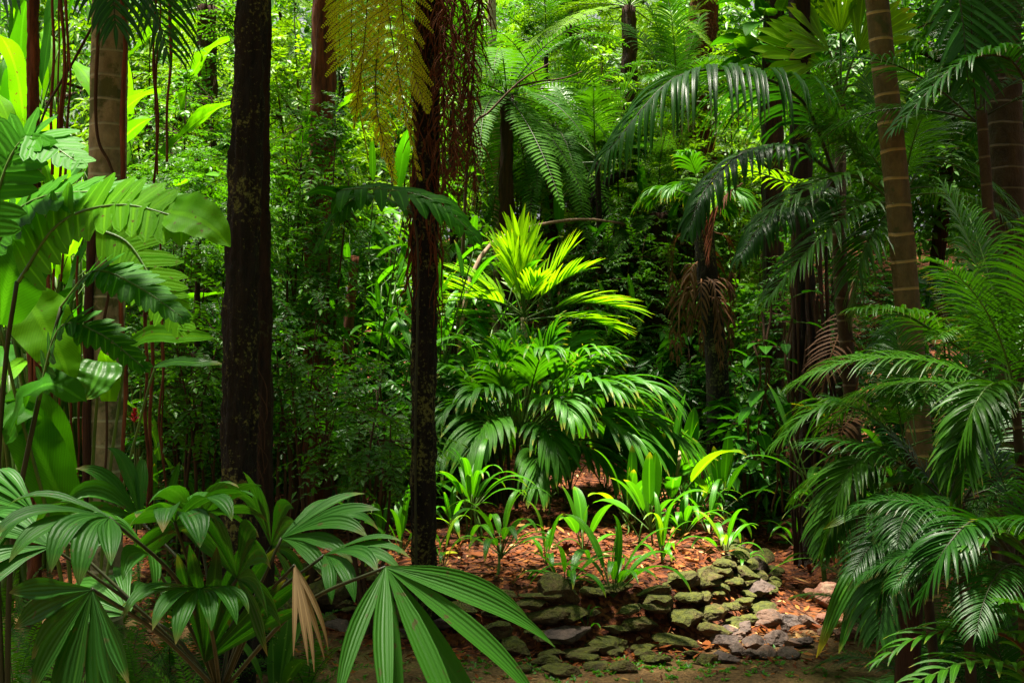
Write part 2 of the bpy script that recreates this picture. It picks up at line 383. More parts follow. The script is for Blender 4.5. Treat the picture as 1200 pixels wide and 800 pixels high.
M['dark_bark'] = bark_mat('dark_brown_bark', (.005, .003, .002), (.035, .018, .009), bump=1.0, patch=(.05, .05, .018), patch_amt=.62, patch_scale=30)
M['red_bark'] = bark_mat('red_bark', (.012, .004, .002), (.22, .062, .022), bump=.9)
M['ringed'] = bark_mat('grey_ringed_bark', (.15, .125, .07), (.38, .32, .19), patch=(.10, .11, .04), patch_amt=.52, ring=.125, ring_col=(.40, .36, .22), ring_w=.07, vscale=(5, 5, 3), bump=.45, patch_scale=5)
M['ringed_brown'] = bark_mat('brown_ringed_bark', (.06, .045, .018), (.16, .115, .045), patch=(.06, .065, .02), patch_amt=.62, ring=.135, ring_col=(.36, .23, .07), ring_w=.075, vscale=(6, 6, 3), bump=.5, patch_scale=6)
M['ringed_dark'] = bark_mat('dark_ringed_bark', (.022, .014, .007), (.07, .043, .02), ring=.12, ring_col=(.12, .08, .035), ring_w=.06, vscale=(6, 6, 3), bump=.5)
M['root'] = bark_mat('red_root', (.045, .012, .005), (.25, .075, .028), vscale=(14, 14, 2), bump=.5)
M['fibre'] = bark_mat('rust_fibre', (.045, .013, .005), (.20, .06, .022), vscale=(14, 14, 2), bump=.5)
M['stone'] = bark_mat('mossy_stone', (.018, .012, .006), (.13, .078, .034), vscale=(4, 4, 4), bump=1.0, moss=(.085, .092, .008), patch=(.2, .095, .028), patch_amt=.62, patch_scale=6)
M['stone_grey'] = bark_mat('grey_stone', (.03, .022, .02), (.14, .095, .075), vscale=(4, 4, 4), bump=.8, patch=(.16, .09, .06), patch_amt=.56, patch_scale=5, rough=.7)
M['stone_red'] = bark_mat('red_stone', (.07, .03, .02), (.27, .12, .075), vscale=(2.2, 2.2, 2.2), bump=.8, patch=(.22, .15, .10), patch_amt=.58, patch_scale=5)
M['litter'] = litter_mat(); M['soil'] = ground_mat()
M['flower'] = leaf_mat('red_flower', (.25, .01, .02), (.5, .03, .04), trans=.3, tcol=(1, .5, .5))
M['variegated'] = leaf_mat('speckled_leaf', (.02, .09, .006), (.05, .15, .01), spots=(.35, .42, .14), trans=.3)
PV = [M['palm'], M['stalk']]

# ------------------------------------------------------------------ ground
def axis(a, b, fine, coarse_lo, coarse_hi, lo, hi):
    xs = []; x = a
    while x <= b: xs.append(x); x += fine
    s = fine; x = b
    while x < hi: s = min(coarse_hi, s * 1.25); x += s; xs.append(x)
    s = fine; x = a
    while x > lo: s = min(coarse_lo, s * 1.25); x -= s; xs.insert(0, x)
    return xs
mb = MB()
gx = axis(-3.2, 3.4, .07, 12, 12, -160, 160); gy = axis(5.4, 10.5, .07, 3, 12, -30, 220)
idx = []
for y in gy:
    row = []
    for x in gx:
        s = sdist(x, y)
        pathness = smooth(.05, .35, -s) * (1 - smooth(1.9, 2.4, x)) * (1 - smooth(7.0, 7.8, y))
        row.append(mb.vert((x, y, H(x, y)), x, y, pathness))
    idx.append(row)
for j in range(len(gy) - 1):
    for i in range(len(gx) - 1): mb.face((idx[j][i], idx[j][i + 1], idx[j + 1][i + 1], idx[j + 1][i]))
g = mb.build('ground', M['soil']); g['kind'] = 'structure'

# leaf litter: thousands of curled dead leaves on the bed, thinner on the path
mb = MB()
def dry_leaf(x, y, L, tone):
    z = H(x, y) + .004 + rnd.random() * .012
    a = rnd.random() * 6.28; d = V(math.cos(a), math.sin(a), jit(.45)).normalized()
    n = V(jit(.7), jit(.7), 1).normalized()
    blade(mb, V(x, y, z), d, n, L, L * rnd.uniform(.3, .5), rnd.uniform(-.8, .6), 3, rnd.uniform(-.1, .6), 'ovate', tone)
for _ in range(17000):
    y = 6.1 + 7.5 * rnd.random() ** 1.4; x = rnd.uniform(-.36 * y - .2, .3 * y)
    s = sdist(x, y)
    if s < .03:
        if rnd.random() < (.72 if x < 1.5 or y < 7 else .25): continue
    dry_leaf(x, y, rnd.uniform(.025, .075), min(1, max(0, rnd.gauss(.5, .24))))
for _ in range(1500):
    y = rnd.uniform(5.2, 7.2); x = rnd.uniform(-2, 2.3)
    if sdist(x, y) > -.05: continue
    dry_leaf(x, y, rnd.uniform(.015, .05), min(1, max(0, rnd.gauss(.5, .24))))
for _ in range(500):
    y = 6.3 + 4 * rnd.random(); x = rnd.uniform(-.3 * y, .26 * y)
    dry_leaf(x, y, rnd.uniform(.08, .15), min(1, max(0, rnd.gauss(.6, .3))))
for _ in range(160):      # broken twigs
    y = 6.2 + 4.5 * rnd.random(); x = rnd.uniform(-.3 * y, .26 * y); a = rnd.random() * 6.28; l = rnd.uniform(.06, .3)
    p0 = V(x, y, H(x, y) + .012); x2, y2 = x + math.cos(a) * l, y + math.sin(a) * l
    p1 = V(x2, y2, H(x2, y2) + .014); tube(mb, [p0, p0.lerp(p1, .5) + V(jit(.02), jit(.02), .012), p1], rnd.uniform(.002, .006), .002, 5, 0, rnd.uniform(.1, .5))
o = mb.build('leaf_litter', M['litter']); o['kind'] = 'stuff'
tag(o, 'reddish brown dead leaves covering the raised bed and the path edge', 'leaf litter')

# tiny weeds on the path
mb = MB()
for _ in range(420):
    if rnd.random() < .6: x, y = rnd.gauss(.55, .5), rnd.gauss(6.05, .16)
    else: x, y = rnd.uniform(-1, 2.2), rnd.uniform(5.3, 6.6)
    if sdist(x, y) > -.03: continue
    z = H(x, y)
    for k in range(rnd.randint(3, 6)):
        a = rnd.random() * 6.28
        kite(mb, V(x + jit(.01), y + jit(.01), z), V(math.cos(a), math.sin(a), rnd.uniform(.3, 1.2)).normalized(), UP, rnd.uniform(.012, .035), rnd.uniform(.008, .018), rnd.random())
o = mb.build('weeds', [M['ginger'], M['stalk']]); o['kind'] = 'stuff'
tag(o, 'tiny bright green weeds sprouting on the brown path', 'weeds')
# ------------------------------------------------------------------ mesh libraries (each mesh is shared by its copies)
def frond_set(mat, specs, **common):
    out = []
    for L, pitch, bend, kw in specs:
        mb = MB(); k = dict(common); k.update(kw)
        pinnate(mb, arc(L, pitch, bend, 14, sway=jit(.25)), **k)
        out.append(mb.mesh('frond', mat))
    return out
def bipinnate_mesh(mat, L, pitch, bend, n=20, lmax=.3, droop=.6, pl=.035, dens=13):
    """tree fern frond: every side stem carries its own small leaflets"""
    mb = MB(); bipinnate(mb, arc(L, pitch, bend, 14, sway=jit(.25)), n, lmax, droop, pl, dens)
    return mb.mesh('frond', mat)
def bipinnate(mb, pts, n=20, lmax=.3, droop=.6, pl=.035, dens=13, pet=.12, rr=.009):
    tube(mb, pts, rr, rr * .3, 5, 1); N_ = len(pts) - 1; base = rnd.random()
    for i in range(n):
        tt = (i + .5) / n; u = (pet + (1 - pet) * tt) * N_; k = min(int(u), N_ - 1)
        p = pts[k].lerp(pts[k + 1], u - k); T = (pts[k + 1] - pts[k]).normalized()
        S = T.cross(UP)
        if S.length < .08: S = T.cross(V(.3, -1, .2))
        S.normalize(); N = S.cross(T).normalized()
        ln = (.45 + .55 * math.sin(min(1, tt / .4) * 1.571)) if tt < .4 else (.12 + .88 * math.cos((tt - .4) / .6 * 1.571))
        for s in (-1, 1):
            d = (S * s * .85 + T * (.35 + .3 * tt) + N * (.15 + jit(.1))).normalized()
            q = p.copy(); L = lmax * ln * rnd.uniform(.85, 1.1); m = max(4, int(dens * ln)); st = L / m; nn = N
            rp = [q.copy()]
            for j in range(m):
                S2 = d.cross(nn)
                if S2.length < 1e-4: break
                S2.normalize(); nn = S2.cross(d).normalized()
                w = 1 - .75 * (j / m) ** 1.5
                for s2 in (-1, 1):
                    kite(mb, q, (S2 * s2 + d * .75).normalized(), nn, pl * w * rnd.uniform(.9, 1.25), st * .8, .6 * base + .4 * rnd.random())
                q = q + d * st; rp.append(q.copy()); d = (d + DOWN * droop / m * rnd.uniform(.6, 1.4)).normalized()
            tube(mb, rp[::3] + [rp[-1]], .002, .001, 3, 1, cap=False)

def fan(mb, hub, axis, up, L, n=14, spread=85, fuse=.5, droop=.6, cup=.15, depth=(.7, 1.0), prof=None, wid=1.0, swell=.6, loose=.07):
    """palmate leaf: pleated segments joined near the hub, free and drooping at the tips"""
    axis = axis.normalized(); S = axis.cross(up).normalized(); N = S.cross(axis).normalized()
    dth = math.radians(2 * spread) / n; base = rnd.random()
    for i in range(n):
        th = -math.radians(spread) + dth * (i + .5) + jit(dth * .06)
        d = (axis * math.cos(th) + S * math.sin(th) + N * (cup + jit(loose)) + S * jit(loose * .35)).normalized()
        ln = L * (1 - (1 - depth[0]) * abs(th / math.radians(spread)) ** 1.6) * rnd.uniform(.93, 1.05)
        p = hub.copy(); nseg = 11; prev = None; nn = N; crl = jit(.35); dr = droop * rnd.uniform(.55, 1.5); tone = .6 * base + .4 * rnd.random()
        for k in range(nseg + 1):
            t = k / nseg; r = t * ln
            Sx = d.cross(nn)
            if Sx.length < 1e-4: Sx = d.orthogonal()
            Sx.normalize(); nn = Sx.cross(d).normalized()
            full = math.tan(dth / 2) * r * 1.03 + .002
            fw = math.tan(dth / 2) * ln * fuse * 1.12 + .002
            w = full if t < fuse else fw * (1 - ((t - fuse) / (1 - fuse)) ** 1.7) ** .8 * (1 + swell * math.sin((t - fuse) / (1 - fuse) * 2.7)) + .0006
            w *= wid
            f = .22 * w
            row = (mb.vert(p - Sx * w + nn * f, 0, t, tone), mb.vert(p - Sx * w * .5 + nn * f * .1, .25, t, tone), mb.vert(p - nn * f * .4, .5, t, tone),
                   mb.vert(p + Sx * w * .5 + nn * f * .1, .75, t, tone), mb.vert(p + Sx * w + nn * f, 1, t, tone))
            if prev:
                for a in range(4): mb.face((prev[a], prev[a + 1], row[a + 1], row[a]))
            prev = row; p = p + d * (ln / nseg)
            if t > fuse: d = (d + Sx * (crl / nseg)).normalized()
            d = (d + DOWN * (dr / nseg) * (.15 + 2.2 * t ** 1.6)).normalized()

def shrub_mesh(h, r, nspr, leaf, lw, nl, sl, mat, droop=.5, z0=.15, nst=5, shape='dome', crown_only=False, flat=.35):
    """returns (stems mesh, foliage mesh)"""
    st = MB(); fo = MB(); sk = []
    for i in range(nst):
        a = i * 6.283 / nst + jit(.5); rr = r * rnd.uniform(.15, .55)
        top = V(math.cos(a) * rr, math.sin(a) * rr, h * rnd.uniform(.6, .93))
        pts = bez([V(jit(.04), jit(.04), 0 if not crown_only else h * .1), V(top.x * .35 + jit(.08), top.y * .35 + jit(.08), top.z * .5), top], 9)
        if not crown_only: tube(st, pts, .010 + .003 * h, .004, 6, 0, .5, .15)
        sk += pts[3:]
    for i in range(nspr):
        while True:
            q = V(jit(1), jit(1), jit(1))
            if .12 < q.length_squared < 1: break
        q = q.normalized() * (q.length ** .55)
        z = z0 * h + (h * (1 - z0)) * (.5 + .5 * q.z)
        k = 1.0
        if shape == 'dome': k = math.sqrt(max(.05, 1 - (max(0, (z / h - .45) / .6)) ** 2))
        if shape == 'cone': k = max(.12, 1.1 - z / h)
        nz_ = 1 + .45 * noise.noise(V(q.x * 2.1, q.y * 2.1, z / h * 3 + h * 7))
        p = V(q.x * r * k * nz_, q.y * r * k * nz_, z * (1 + .12 * noise.noise(V(q.x * 3, q.y * 3, h))))
        if noise.noise(V(p.x * 1.7 / max(.4, r), p.y * 1.7 / max(.4, r), p.z * 2.2 / h + 13)) < -.22: continue
        c = min(sk, key=lambda s: (s - p).length_squared) if sk else V(0, 0, p.z)
        d = V(p.x - c.x + jit(.15), p.y - c.y + jit(.15), (p.z - c.z) * flat + jit(.12))
        if d.length < .02: d = V(jit(1), jit(1), .1)
        spray(fo, p - d.normalized() * sl * .5, d, V(jit(.35), jit(.35), 1).normalized(), sl * rnd.uniform(.7, 1.25), nl, leaf, lw, droop)
        if i % 2 == 0: tube(st, [c, (c + p) * .5 + V(0, 0, -.02 * r), p], .0045, .002, 3, 0, .5, cap=False)
    return st.mesh('stem', M['twig']), fo.mesh('foliage', [mat, M['twig']])
def shrub_lib(n, *a, **k): return [shrub_mesh(*a, **k) for _ in range(n)]

LIB = {}
# shrubs by kind; each entry: stems + foliage
LIB['crown'] = shrub_lib(3, 2.6, 1.9, 700, .11, .05, 9, .55, M['shrub'], .55, .0, 6, crown_only=True)
LIB['crown_lime'] = shrub_lib(2, 2.6, 1.9, 700, .11, .05, 9, .55, M['shrub_yellow'], .55, .0, 6, crown_only=True)
LIB['palm'] = frond_set(PV, [(1.5, p, b, {}) for p, b in ((78, .8), (60, 1.0), (42, 1.2), (22, 1.3), (2, 1.2))], n=50, lmax=.44, w=.019, ang=28, vee=.2, droop=1.2, pet=.2, nseg=5, rr=.010, gaps=.04)
LIB['palm_dark'] = frond_set([M['palm_dark'], M['stalk_dark']], [(1.25, p, b, {}) for p, b in ((80, .7), (62, 1.0), (45, 1.3), (25, 1.4), (5, 1.3))], n=44, lmax=.38, w=.016, ang=30, vee=.15, droop=1.1, pet=.22, nseg=5, rr=.009, gaps=.05)
LIB['clump'] = frond_set([M['clump'], M['stalk']], [(.82, p, b, {}) for p, b in ((86, .35), (74, .7), (60, 1.1), (42, 1.4), (25, 1.5), (5, 1.2))], n=10, lmax=.42, w=.050, ang=48, vee=.22, droop=1.5, pet=.42, prof='strap', nseg=8, rr=.009, fold=.25, spread_tip=32, shape=(.8, .4, .7), late=1.0)
LIB['lime'] = frond_set([M['lime'], M['stalk']], [(.62, p, b, {}) for p, b in ((80, .2), (64, .35), (48, .6), (28, .9), (8, .7))], n=9, lmax=.36, w=.05, ang=50, vee=.25, droop=.4, pet=.34, prof='palm', nseg=6, rr=.008, spread_tip=30, shape=(.8, .4, .7))
LIB['fern'] = frond_set([M['fern'], M['stalk_dark']], [(.75, p, b, {}) for p, b in ((75, 1.3), (55, 1.4), (35, 1.4), (12, 1.2))], n=30, lmax=.095, w=.021, ang=8, vee=.08, droop=.3, pet=.12, prof='lance', nseg=2, rr=.004, shape=(.5, .35, .12), spread_tip=20)
LIB['fern_dark'] = frond_set([M['fern_dark'], M['stalk_dark']], [(.85, p, b, {}) for p, b in ((75, 1.3), (55, 1.4), (35, 1.4), (12, 1.2))], n=30, lmax=.10, w=.023, ang=8, vee=.08, droop=.3, pet=.12, prof='lance', nseg=2, rr=.004, shape=(.5, .35, .12), spread_tip=20)
LIB['fern_lit'] = frond_set([M['fern_lit'], M['stalk']], [(.75, p, b, {}) for p, b in ((75, 1.3), (55, 1.4), (35, 1.4), (12, 1.2))], n=30, lmax=.095, w=.021, ang=8, vee=.08, droop=.3, pet=.12, prof='lance', nseg=2, rr=.004, shape=(.5, .35, .12), spread_tip=20)
LIB['tree_fern'] = [bipinnate_mesh([M['fern'], M['stalk_dark']], 1.5, p, b) for p, b in ((60, 1.2), (38, 1.5), (12, 1.4), (-15, 1.0))]
LIB['tree_fern_lit'] = [bipinnate_mesh([M['fern_lit'], M['stalk']], 1.5, p, b) for p, b in ((60, 1.2), (38, 1.5), (12, 1.4), (-15, 1.0))]
LIB['hang_fern'] = frond_set([M['fern'], M['stalk_dark']], [(1.35, p, b, {}) for p, b in ((55, 1.8), (25, 1.8), (-5, 1.6), (-35, 1.3))], n=38, lmax=.15, w=.030, ang=8, vee=.05, droop=.5, pet=.1, prof='lance', nseg=3, rr=.006, shape=(.6, .3, .12), spread_tip=25)
def leaf_on_stalk(mat, L, W, stalk, pitch, bend, prof, droop, nseg=9, fold=.22, wave=.0):
    mb = MB(); pts = arc(stalk, pitch, bend * .4, 6); tube(mb, pts, .006, .004, 5, 1)
    d = (pts[-1] - pts[-2]).normalized(); S = d.cross(UP)
    n = S.cross(d).normalized() if S.length > .05 else V(-1, 0, 0)
    blade(mb, pts[-1], d, n, L, W, droop, nseg, fold, prof, wave=wave)
    return mb.mesh('leaf', mat)
def leaf_lib(mat, L, W, stalk, prof, droop, pitches, **k): return [leaf_on_stalk([mat, M['stalk']], L * rnd.uniform(.9, 1.1), W * rnd.uniform(.85, 1.1), stalk, p, .5, prof, droop * rnd.uniform(.8, 1.3), **k) for p in pitches]
LIB['strap'] = leaf_lib(M['ginger'], .44, .056, .16, 'strap', 2.1, (84, 76, 68, 60, 50, 38), nseg=11)
LIB['paddle'] = leaf_lib(M['ginger'], .36, .135, .20, 'ovate', 1.1, (88, 80, 70, 58, 44), nseg=11)
LIB['ginger'] = leaf_lib(M['ginger'], .38, .085, .10, 'lance', .9, (70, 55, 40, 25, 10))
LIB['ginger_dark'] = leaf_lib(M['clump'], .38, .085, .10, 'lance', .9, (70, 55, 40, 25, 10))
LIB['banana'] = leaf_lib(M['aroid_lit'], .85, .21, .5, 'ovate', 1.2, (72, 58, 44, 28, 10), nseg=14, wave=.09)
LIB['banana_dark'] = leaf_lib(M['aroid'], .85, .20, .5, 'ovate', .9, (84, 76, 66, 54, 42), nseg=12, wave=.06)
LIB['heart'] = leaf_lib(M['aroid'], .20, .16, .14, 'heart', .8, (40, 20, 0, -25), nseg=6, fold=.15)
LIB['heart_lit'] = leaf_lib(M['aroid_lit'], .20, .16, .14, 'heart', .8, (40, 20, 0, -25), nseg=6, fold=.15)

# ------------------------------------------------------------------ builders of whole plants
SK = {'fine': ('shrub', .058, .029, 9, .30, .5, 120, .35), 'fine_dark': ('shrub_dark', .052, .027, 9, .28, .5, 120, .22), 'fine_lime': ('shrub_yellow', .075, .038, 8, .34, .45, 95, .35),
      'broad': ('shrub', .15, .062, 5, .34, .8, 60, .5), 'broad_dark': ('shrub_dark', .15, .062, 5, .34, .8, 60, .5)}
def shrub(kind, name, label, cat, loc, h, r, group=None, z0=.03):
    """every shrub grows its own stems and foliage at its own size"""
    mat, ll, lw, nl, sl, dr, dens, fl = SK[kind]
    t = thing(name, label, cat, loc, group)
    r = max(r, .3)
    st, fo = shrub_mesh(h, r, int(min(1100, dens * h * (1 - z0 * .8) * 2 * r)), ll, lw, nl, sl, M[mat], dr, z0, 4, 'dome', flat=fl)
    put('stem', st, t); put('foliage', fo, t)
    return t
def tree(kind, name, label, cat, loc, ht, rc, hc, r0=.09, mat='brown_bark', lean=(0, 0), group=None, ncr=1, limbs=5):
    """trunk with limbs and one crown"""
    t = thing(name, label, cat, loc, group)
    mb = MB(); base = t.location.copy()
    top = base + V(lean[0], lean[1], ht - hc * .45)
    pts = bez([base - V(0, 0, .1), base.lerp(top, .5) + V(jit(.12), jit(.12), 0), top], 26)
    tube(mb, pts, r0 * 1.15, r0 * .6, 14, 0, .5, .22)
    for i in range(limbs):
        a = i * 6.283 / limbs + jit(.4); q = pts[-1 - (i % 3) * 2]
        e = V(top.x + math.cos(a) * rc * .7, top.y + math.sin(a) * rc * .7, top.z + hc * rnd.uniform(-.1, .3))
        tube(mb, bez([q, q.lerp(e, .5) + V(0, 0, .15), e], 8), r0 * .4, .008, 7, 0, .5, .2)
    mb.build('trunk', M[mat], t)
    st, fo = LIB[kind][rnd.randrange(len(LIB[kind]))]
    put('crown', fo, t, (lean[0], lean[1], ht - hc), (0, 0, rnd.random() * 6.28), (rc / 1.9, rc / 1.9, hc / 2.6))
    return t
def rosette(lib, part, name, label, cat, loc, n, scale, group=None, stems=0, tilt=.15, h0=0.0, order=None, az0=None, stem_mat='stalk_dark', stem_r=.012, sub=None, mat=None, spread=.0):
    """leaves or fronds round a common base; upright ones inside, drooping ones outside"""
    t = thing(name, label, cat, loc, group)
    az = rnd.random() * 6.28 if az0 is None else az0
    k = len(LIB[lib])
    if stems:
        for i in range(stems):
            mb = MB(); a = rnd.random() * 6.28; b = t.location + V(math.cos(a) * .09, math.sin(a) * .09, -.03)
            tube(mb, bez([b, b.lerp(t.location + V(jit(.05), jit(.05), h0), .5) + V(jit(.03), jit(.03), 0), t.location + V(jit(.05), jit(.05), h0 + .05)], 7), stem_r, stem_r * .75, 8, 0, .5, .15)
            mb.build('stem', M[stem_mat], t)
    for i in range(n):
        v = min(k - 1, int(i / n * k)) if order is None else order[i % len(order)]
        a = az + i * 2.39996 + jit(.25)
        if mat is None and part == 'leaf' and lib in ('strap', 'paddle'): mm = M['lime'] if rnd.random() < .07 else (M['straw'] if rnd.random() < .02 else None)
        else: mm = mat
        put(part, LIB[lib][v], t, (math.cos(a) * spread * i / n, math.sin(a) * spread * i / n, h0 + jit(.02) - .1 * h0 * i / n), (jit(tilt), jit(tilt), a), scale * rnd.uniform(.72, 1.15), mat=mm)
    return t
def stalk_plant(lib, name, label, cat, loc, h, nst, nl, scale, group=None, spread=.16, lean=.3, part='leaf'):
    """leafy canes: alternate leaves along upright stems"""
    t = thing(name, label, cat, loc, group); L = len(LIB[lib])
    for s in range(nst):
        a = s * 2.4 + jit(.4); b = t.location + V(math.cos(a) * spread * .5, math.sin(a) * spread * .5, -.03)
        hh = h * rnd.uniform(.7, 1.05)
        top = b + V(math.cos(a) * lean * hh, math.sin(a) * lean * hh, hh)
        pts = bez([b, b.lerp(top, .55) + V(-math.cos(a), -math.sin(a), 0) * .05, top], 12)
        mb = MB(); tube(mb, pts, .009, .005, 6, 0); mb.build('cane', M['stalk'], t)
        for i in range(nl):
            u = .3 + .7 * i / max(1, nl - 1); q = pts[min(12, int(u * 12))] - t.location
            v = min(L - 1, int((1 - u) * L * 1.2) + rnd.randint(0, 1))
            put(part, LIB[lib][v], t, q, (jit(.2), jit(.2), a + i * 2.6 + jit(.5)), scale * rnd.uniform(.8, 1.15))
    return t
def palm(lib, name, label, path, r0, r1, mat, n, scale, group=None, order=None, crown=True, shaft=True, tilt=.15, az0=None, cat='palm', extra=None):
    """path: world points from the ground to the crown"""
    t = thing(name, label, cat, path[0], group)
    L = sum((b - a).length for a, b in zip(path, path[1:]))
    pts = bez(path, max(16, int(L / .045)))
    mb = MB(); rad = []
    for i in range(len(pts)):
        u = i / (len(pts) - 1); rad.append((r0 + (r1 - r0) * u) * (1 + .35 * max(0, 1 - u * L / .35) ** 2))
    tube(mb, pts, r0, r1, 20, 0, .5, .05, radii=rad); mb.build('trunk', M[mat], t)
    if crown:
        c = path[-1]
        if shaft:
            T = (pts[-1] - pts[-2]).normalized(); mb = MB()
            tube(mb, [c - T * .02, c + T * .1, c + T * .28, c + T * .4], r1, .02, 14, 0, radii=[r1 * 1.02, r1 * 1.25, r1 * .9, .015]); mb.build('crownshaft', M['stalk'], t)
        k = len(LIB[lib]); az = rnd.random() * 6.28 if az0 is None else az0
        for i in range(n):
            v = min(k - 1, int(i / n * k)) if order is None else order[i % len(order)]
            put('frond', LIB[lib][v], t, c - path[0] + V(jit(.03), jit(.03), .28 - .28 * i / n if shaft else jit(.05)), (jit(tilt), jit(tilt), az + i * 2.39996 + jit(.2)), scale * rnd.uniform(.88, 1.1))
    if extra: extra(t)
    return t
def px_path(pts, n=16): return bez([at(*p) for p in pts], n)
def frond_px(t, pts, n, lmax, w, mat=None, name='frond', label=None, **k):
    """one frond laid along points of its own; a part of t"""
    mb = MB(); pinnate(mb, px_path(pts), n, lmax, w, **k)
    o = mb.build(name, mat or PV, t)
    if label: o['label'] = label
    return o
# ------------------------------------------------------------------ placing by the ground under a picture point
def GP(px, py, lo=5.2, hi=17):
    d = lo
    while d < hi:
        p = G(px, d)
        if 420 - (p.z - EYE) / d * F <= py: return p
        d += .02
    return G(px, hi)
def bush(kind, px, d, top, rpx, label, name='shrub', cat='shrub', group=None, z0=.03):
    p = G(px, d); h = max(.25, zpx(top, d) - p.z)
    return shrub(kind, name, label, cat, p - V(0, 0, .03), h, rpx / F * d, group, z0)

# ------------------------------------------------------------------ the low dry stone wall and the stones at its foot
def stone_mesh(mat, flat=.6):
    bm_ = MB(); import bmesh
    b = bmesh.new(); bmesh.ops.create_icosphere(b, subdivisions=5, radius=1)
    o = V(jit(50), jit(50), jit(50)); me = bpy.data.meshes.new('stone')
    cuts = [(V(jit(1), jit(1), jit(.9)).normalized(), rnd.uniform(.5, .8)) for _ in range(12)]
    for v in b.verts:
        c = v.co.copy()
        for n, k in cuts:
            e = c.dot(n) - k
            if e > 0: c -= n * e * .96
        r = 1 + .16 * noise.noise(c * 1.3 + o) + .07 * noise.noise(c * 4 + o) + .04 * noise.noise(c * 9 + o) + .02 * noise.noise(c * 22 + o)
        v.co = V(c.x * r, c.y * r, c.z * r)
    b.to_mesh(me); b.free()
    me.materials.append(M[mat]); me.polygons.foreach_set('use_smooth', [True] * len(me.polygons))
    return me
STONES = {k: [stone_mesh(k) for _ in range(7)] for k in ('stone', 'stone_grey', 'stone_red')}
def stone(p, size, mat, label, group, yaw=None, flat=.62, long=1.0):
    o = put('stone', rnd.choice(STONES[mat]), None, p, (jit(.22), jit(.22), rnd.random() * 6.28 if yaw is None else yaw + jit(.3)),
            (size * long * rnd.uniform(1.0, 1.35), size * rnd.uniform(.8, 1.05), size * flat * rnd.uniform(.85, 1.2)))
    tag(o, label, 'stone', group); return o
arcs = []
for (ax, ay), (bx, by) in zip(WALL[2:9], WALL[3:10]):
    n = max(1, int(math.hypot(bx - ax, by - ay) / .05))
    for i in range(n): arcs.append((ax + (bx - ax) * i / n, ay + (by - ay) * i / n, math.atan2(by - ay, bx - ax)))
for course in range(4):
    i = 1 + course
    while i < len(arcs):
        x, y, a = arcs[i]
        hz = .10 + .17 * smooth(-2.2, -.8, x)
        size = rnd.choice([.045, .055, .065, .08, .1]) * rnd.uniform(.9, 1.1)
        if course * .075 > hz + .02 or rnd.random() < .1: i += 2; continue
        nx, ny = -math.sin(a), math.cos(a); off = -.02 + .085 * course + jit(.035)
        z = .03 + course * .075 + jit(.018)
        lab = ['mossy brown stone in the bottom course of the low dry stone wall', 'moss covered stone in the second course of the low dry stone wall',
               'yellow green mossy stone in the third course of the low dry stone wall', 'brown stone on the top course of the low dry stone wall under the mulch'][course]
        stone(V(x + nx * off, y + ny * off, z), size, rnd.choice(['stone'] * 8 + ['stone_grey']), lab, ['bottom course of the stone wall', 'second course of the stone wall', 'third course of the stone wall', 'top course of the stone wall'][course], a, rnd.uniform(.42, .62), 1.35)
        i += max(1, int(size * 2.5 / .05 * rnd.uniform(.85, 1.25)))
# bigger stones one can tell apart
stone(GP(335, 735) + V(0, 0, .12), .17, 'stone', 'large mossy boulder beside the black lichen covered trunk, behind the fan palm', None, flat=1.0)
stone(GP(384, 715) + V(0, 0, .10), .15, 'stone', 'rounded mossy boulder just right of the largest boulder beside the black trunk', None, flat=.95)
stone(GP(655, 715) + V(0, .05, .08), .13, 'stone', 'round brown boulder set into the wall below the arching strap leaves', None, flat=.85)
stone(GP(838, 752) + V(0, 0, .05), .10, 'stone', 'bright green mossy stone at the wall foot nearest the small grey stones', None, flat=.7)
stone(GP(946, 735) + V(0, .0, .03), .095, 'stone_grey', 'smooth rounded grey stone in the middle of the stone pile beside the path', None, flat=.6)
stone(GP(900, 735) + V(0, .0, .05), .10, 'stone_grey', 'largest grey stone of the pile, leaning on the foot of the wall', None, flat=.6)
stone(GP(975, 712) + V(0, .0, .05), .13, 'stone_red', 'big reddish stone in the stony gully left of the dark palms', None, flat=.7)
n = 0
for px, py in [(868, 748), (884, 758), (905, 752), (925, 756), (862, 765), (880, 772), (898, 768), (922, 770), (940, 758), (850, 756), (912, 738), (928, 733), (872, 736), (846, 775), (915, 728)]:
    n += 1
    stone(GP(px + jit(4), py + jit(3)) + V(0, 0, .025), rnd.uniform(.045, .085), 'stone_grey', 'small grey brown stone in the loose pile between the wall and the path', 'loose grey stones beside the path', flat=.5)
for px, py in [(962, 728), (985, 735), (1002, 728), (1018, 735), (1030, 728), (1040, 742), (995, 712), (1010, 700), (958, 700), (978, 692), (1024, 750), (1012, 745), (1035, 715), (948, 706), (990, 748), (966, 745)]:
    stone(GP(px + jit(4), py + jit(3)) + V(0, 0, .025), rnd.uniform(.05, .09), 'stone_red', 'small reddish stone in the gully at the foot of the dark palms', 'reddish stones in the gully', flat=.55)
for px, py in [(700, 786), (735, 783), (770, 775), (660, 790), (805, 772), (640, 778), (685, 776), (755, 768), (720, 770), (825, 778), (612, 785)]:
    stone(GP(px + jit(5), py + jit(3)) + V(0, 0, .02), rnd.uniform(.05, .085), 'stone', 'flat dark stone lying along the path edge below the wall', 'flat stones along the path edge', flat=.42)

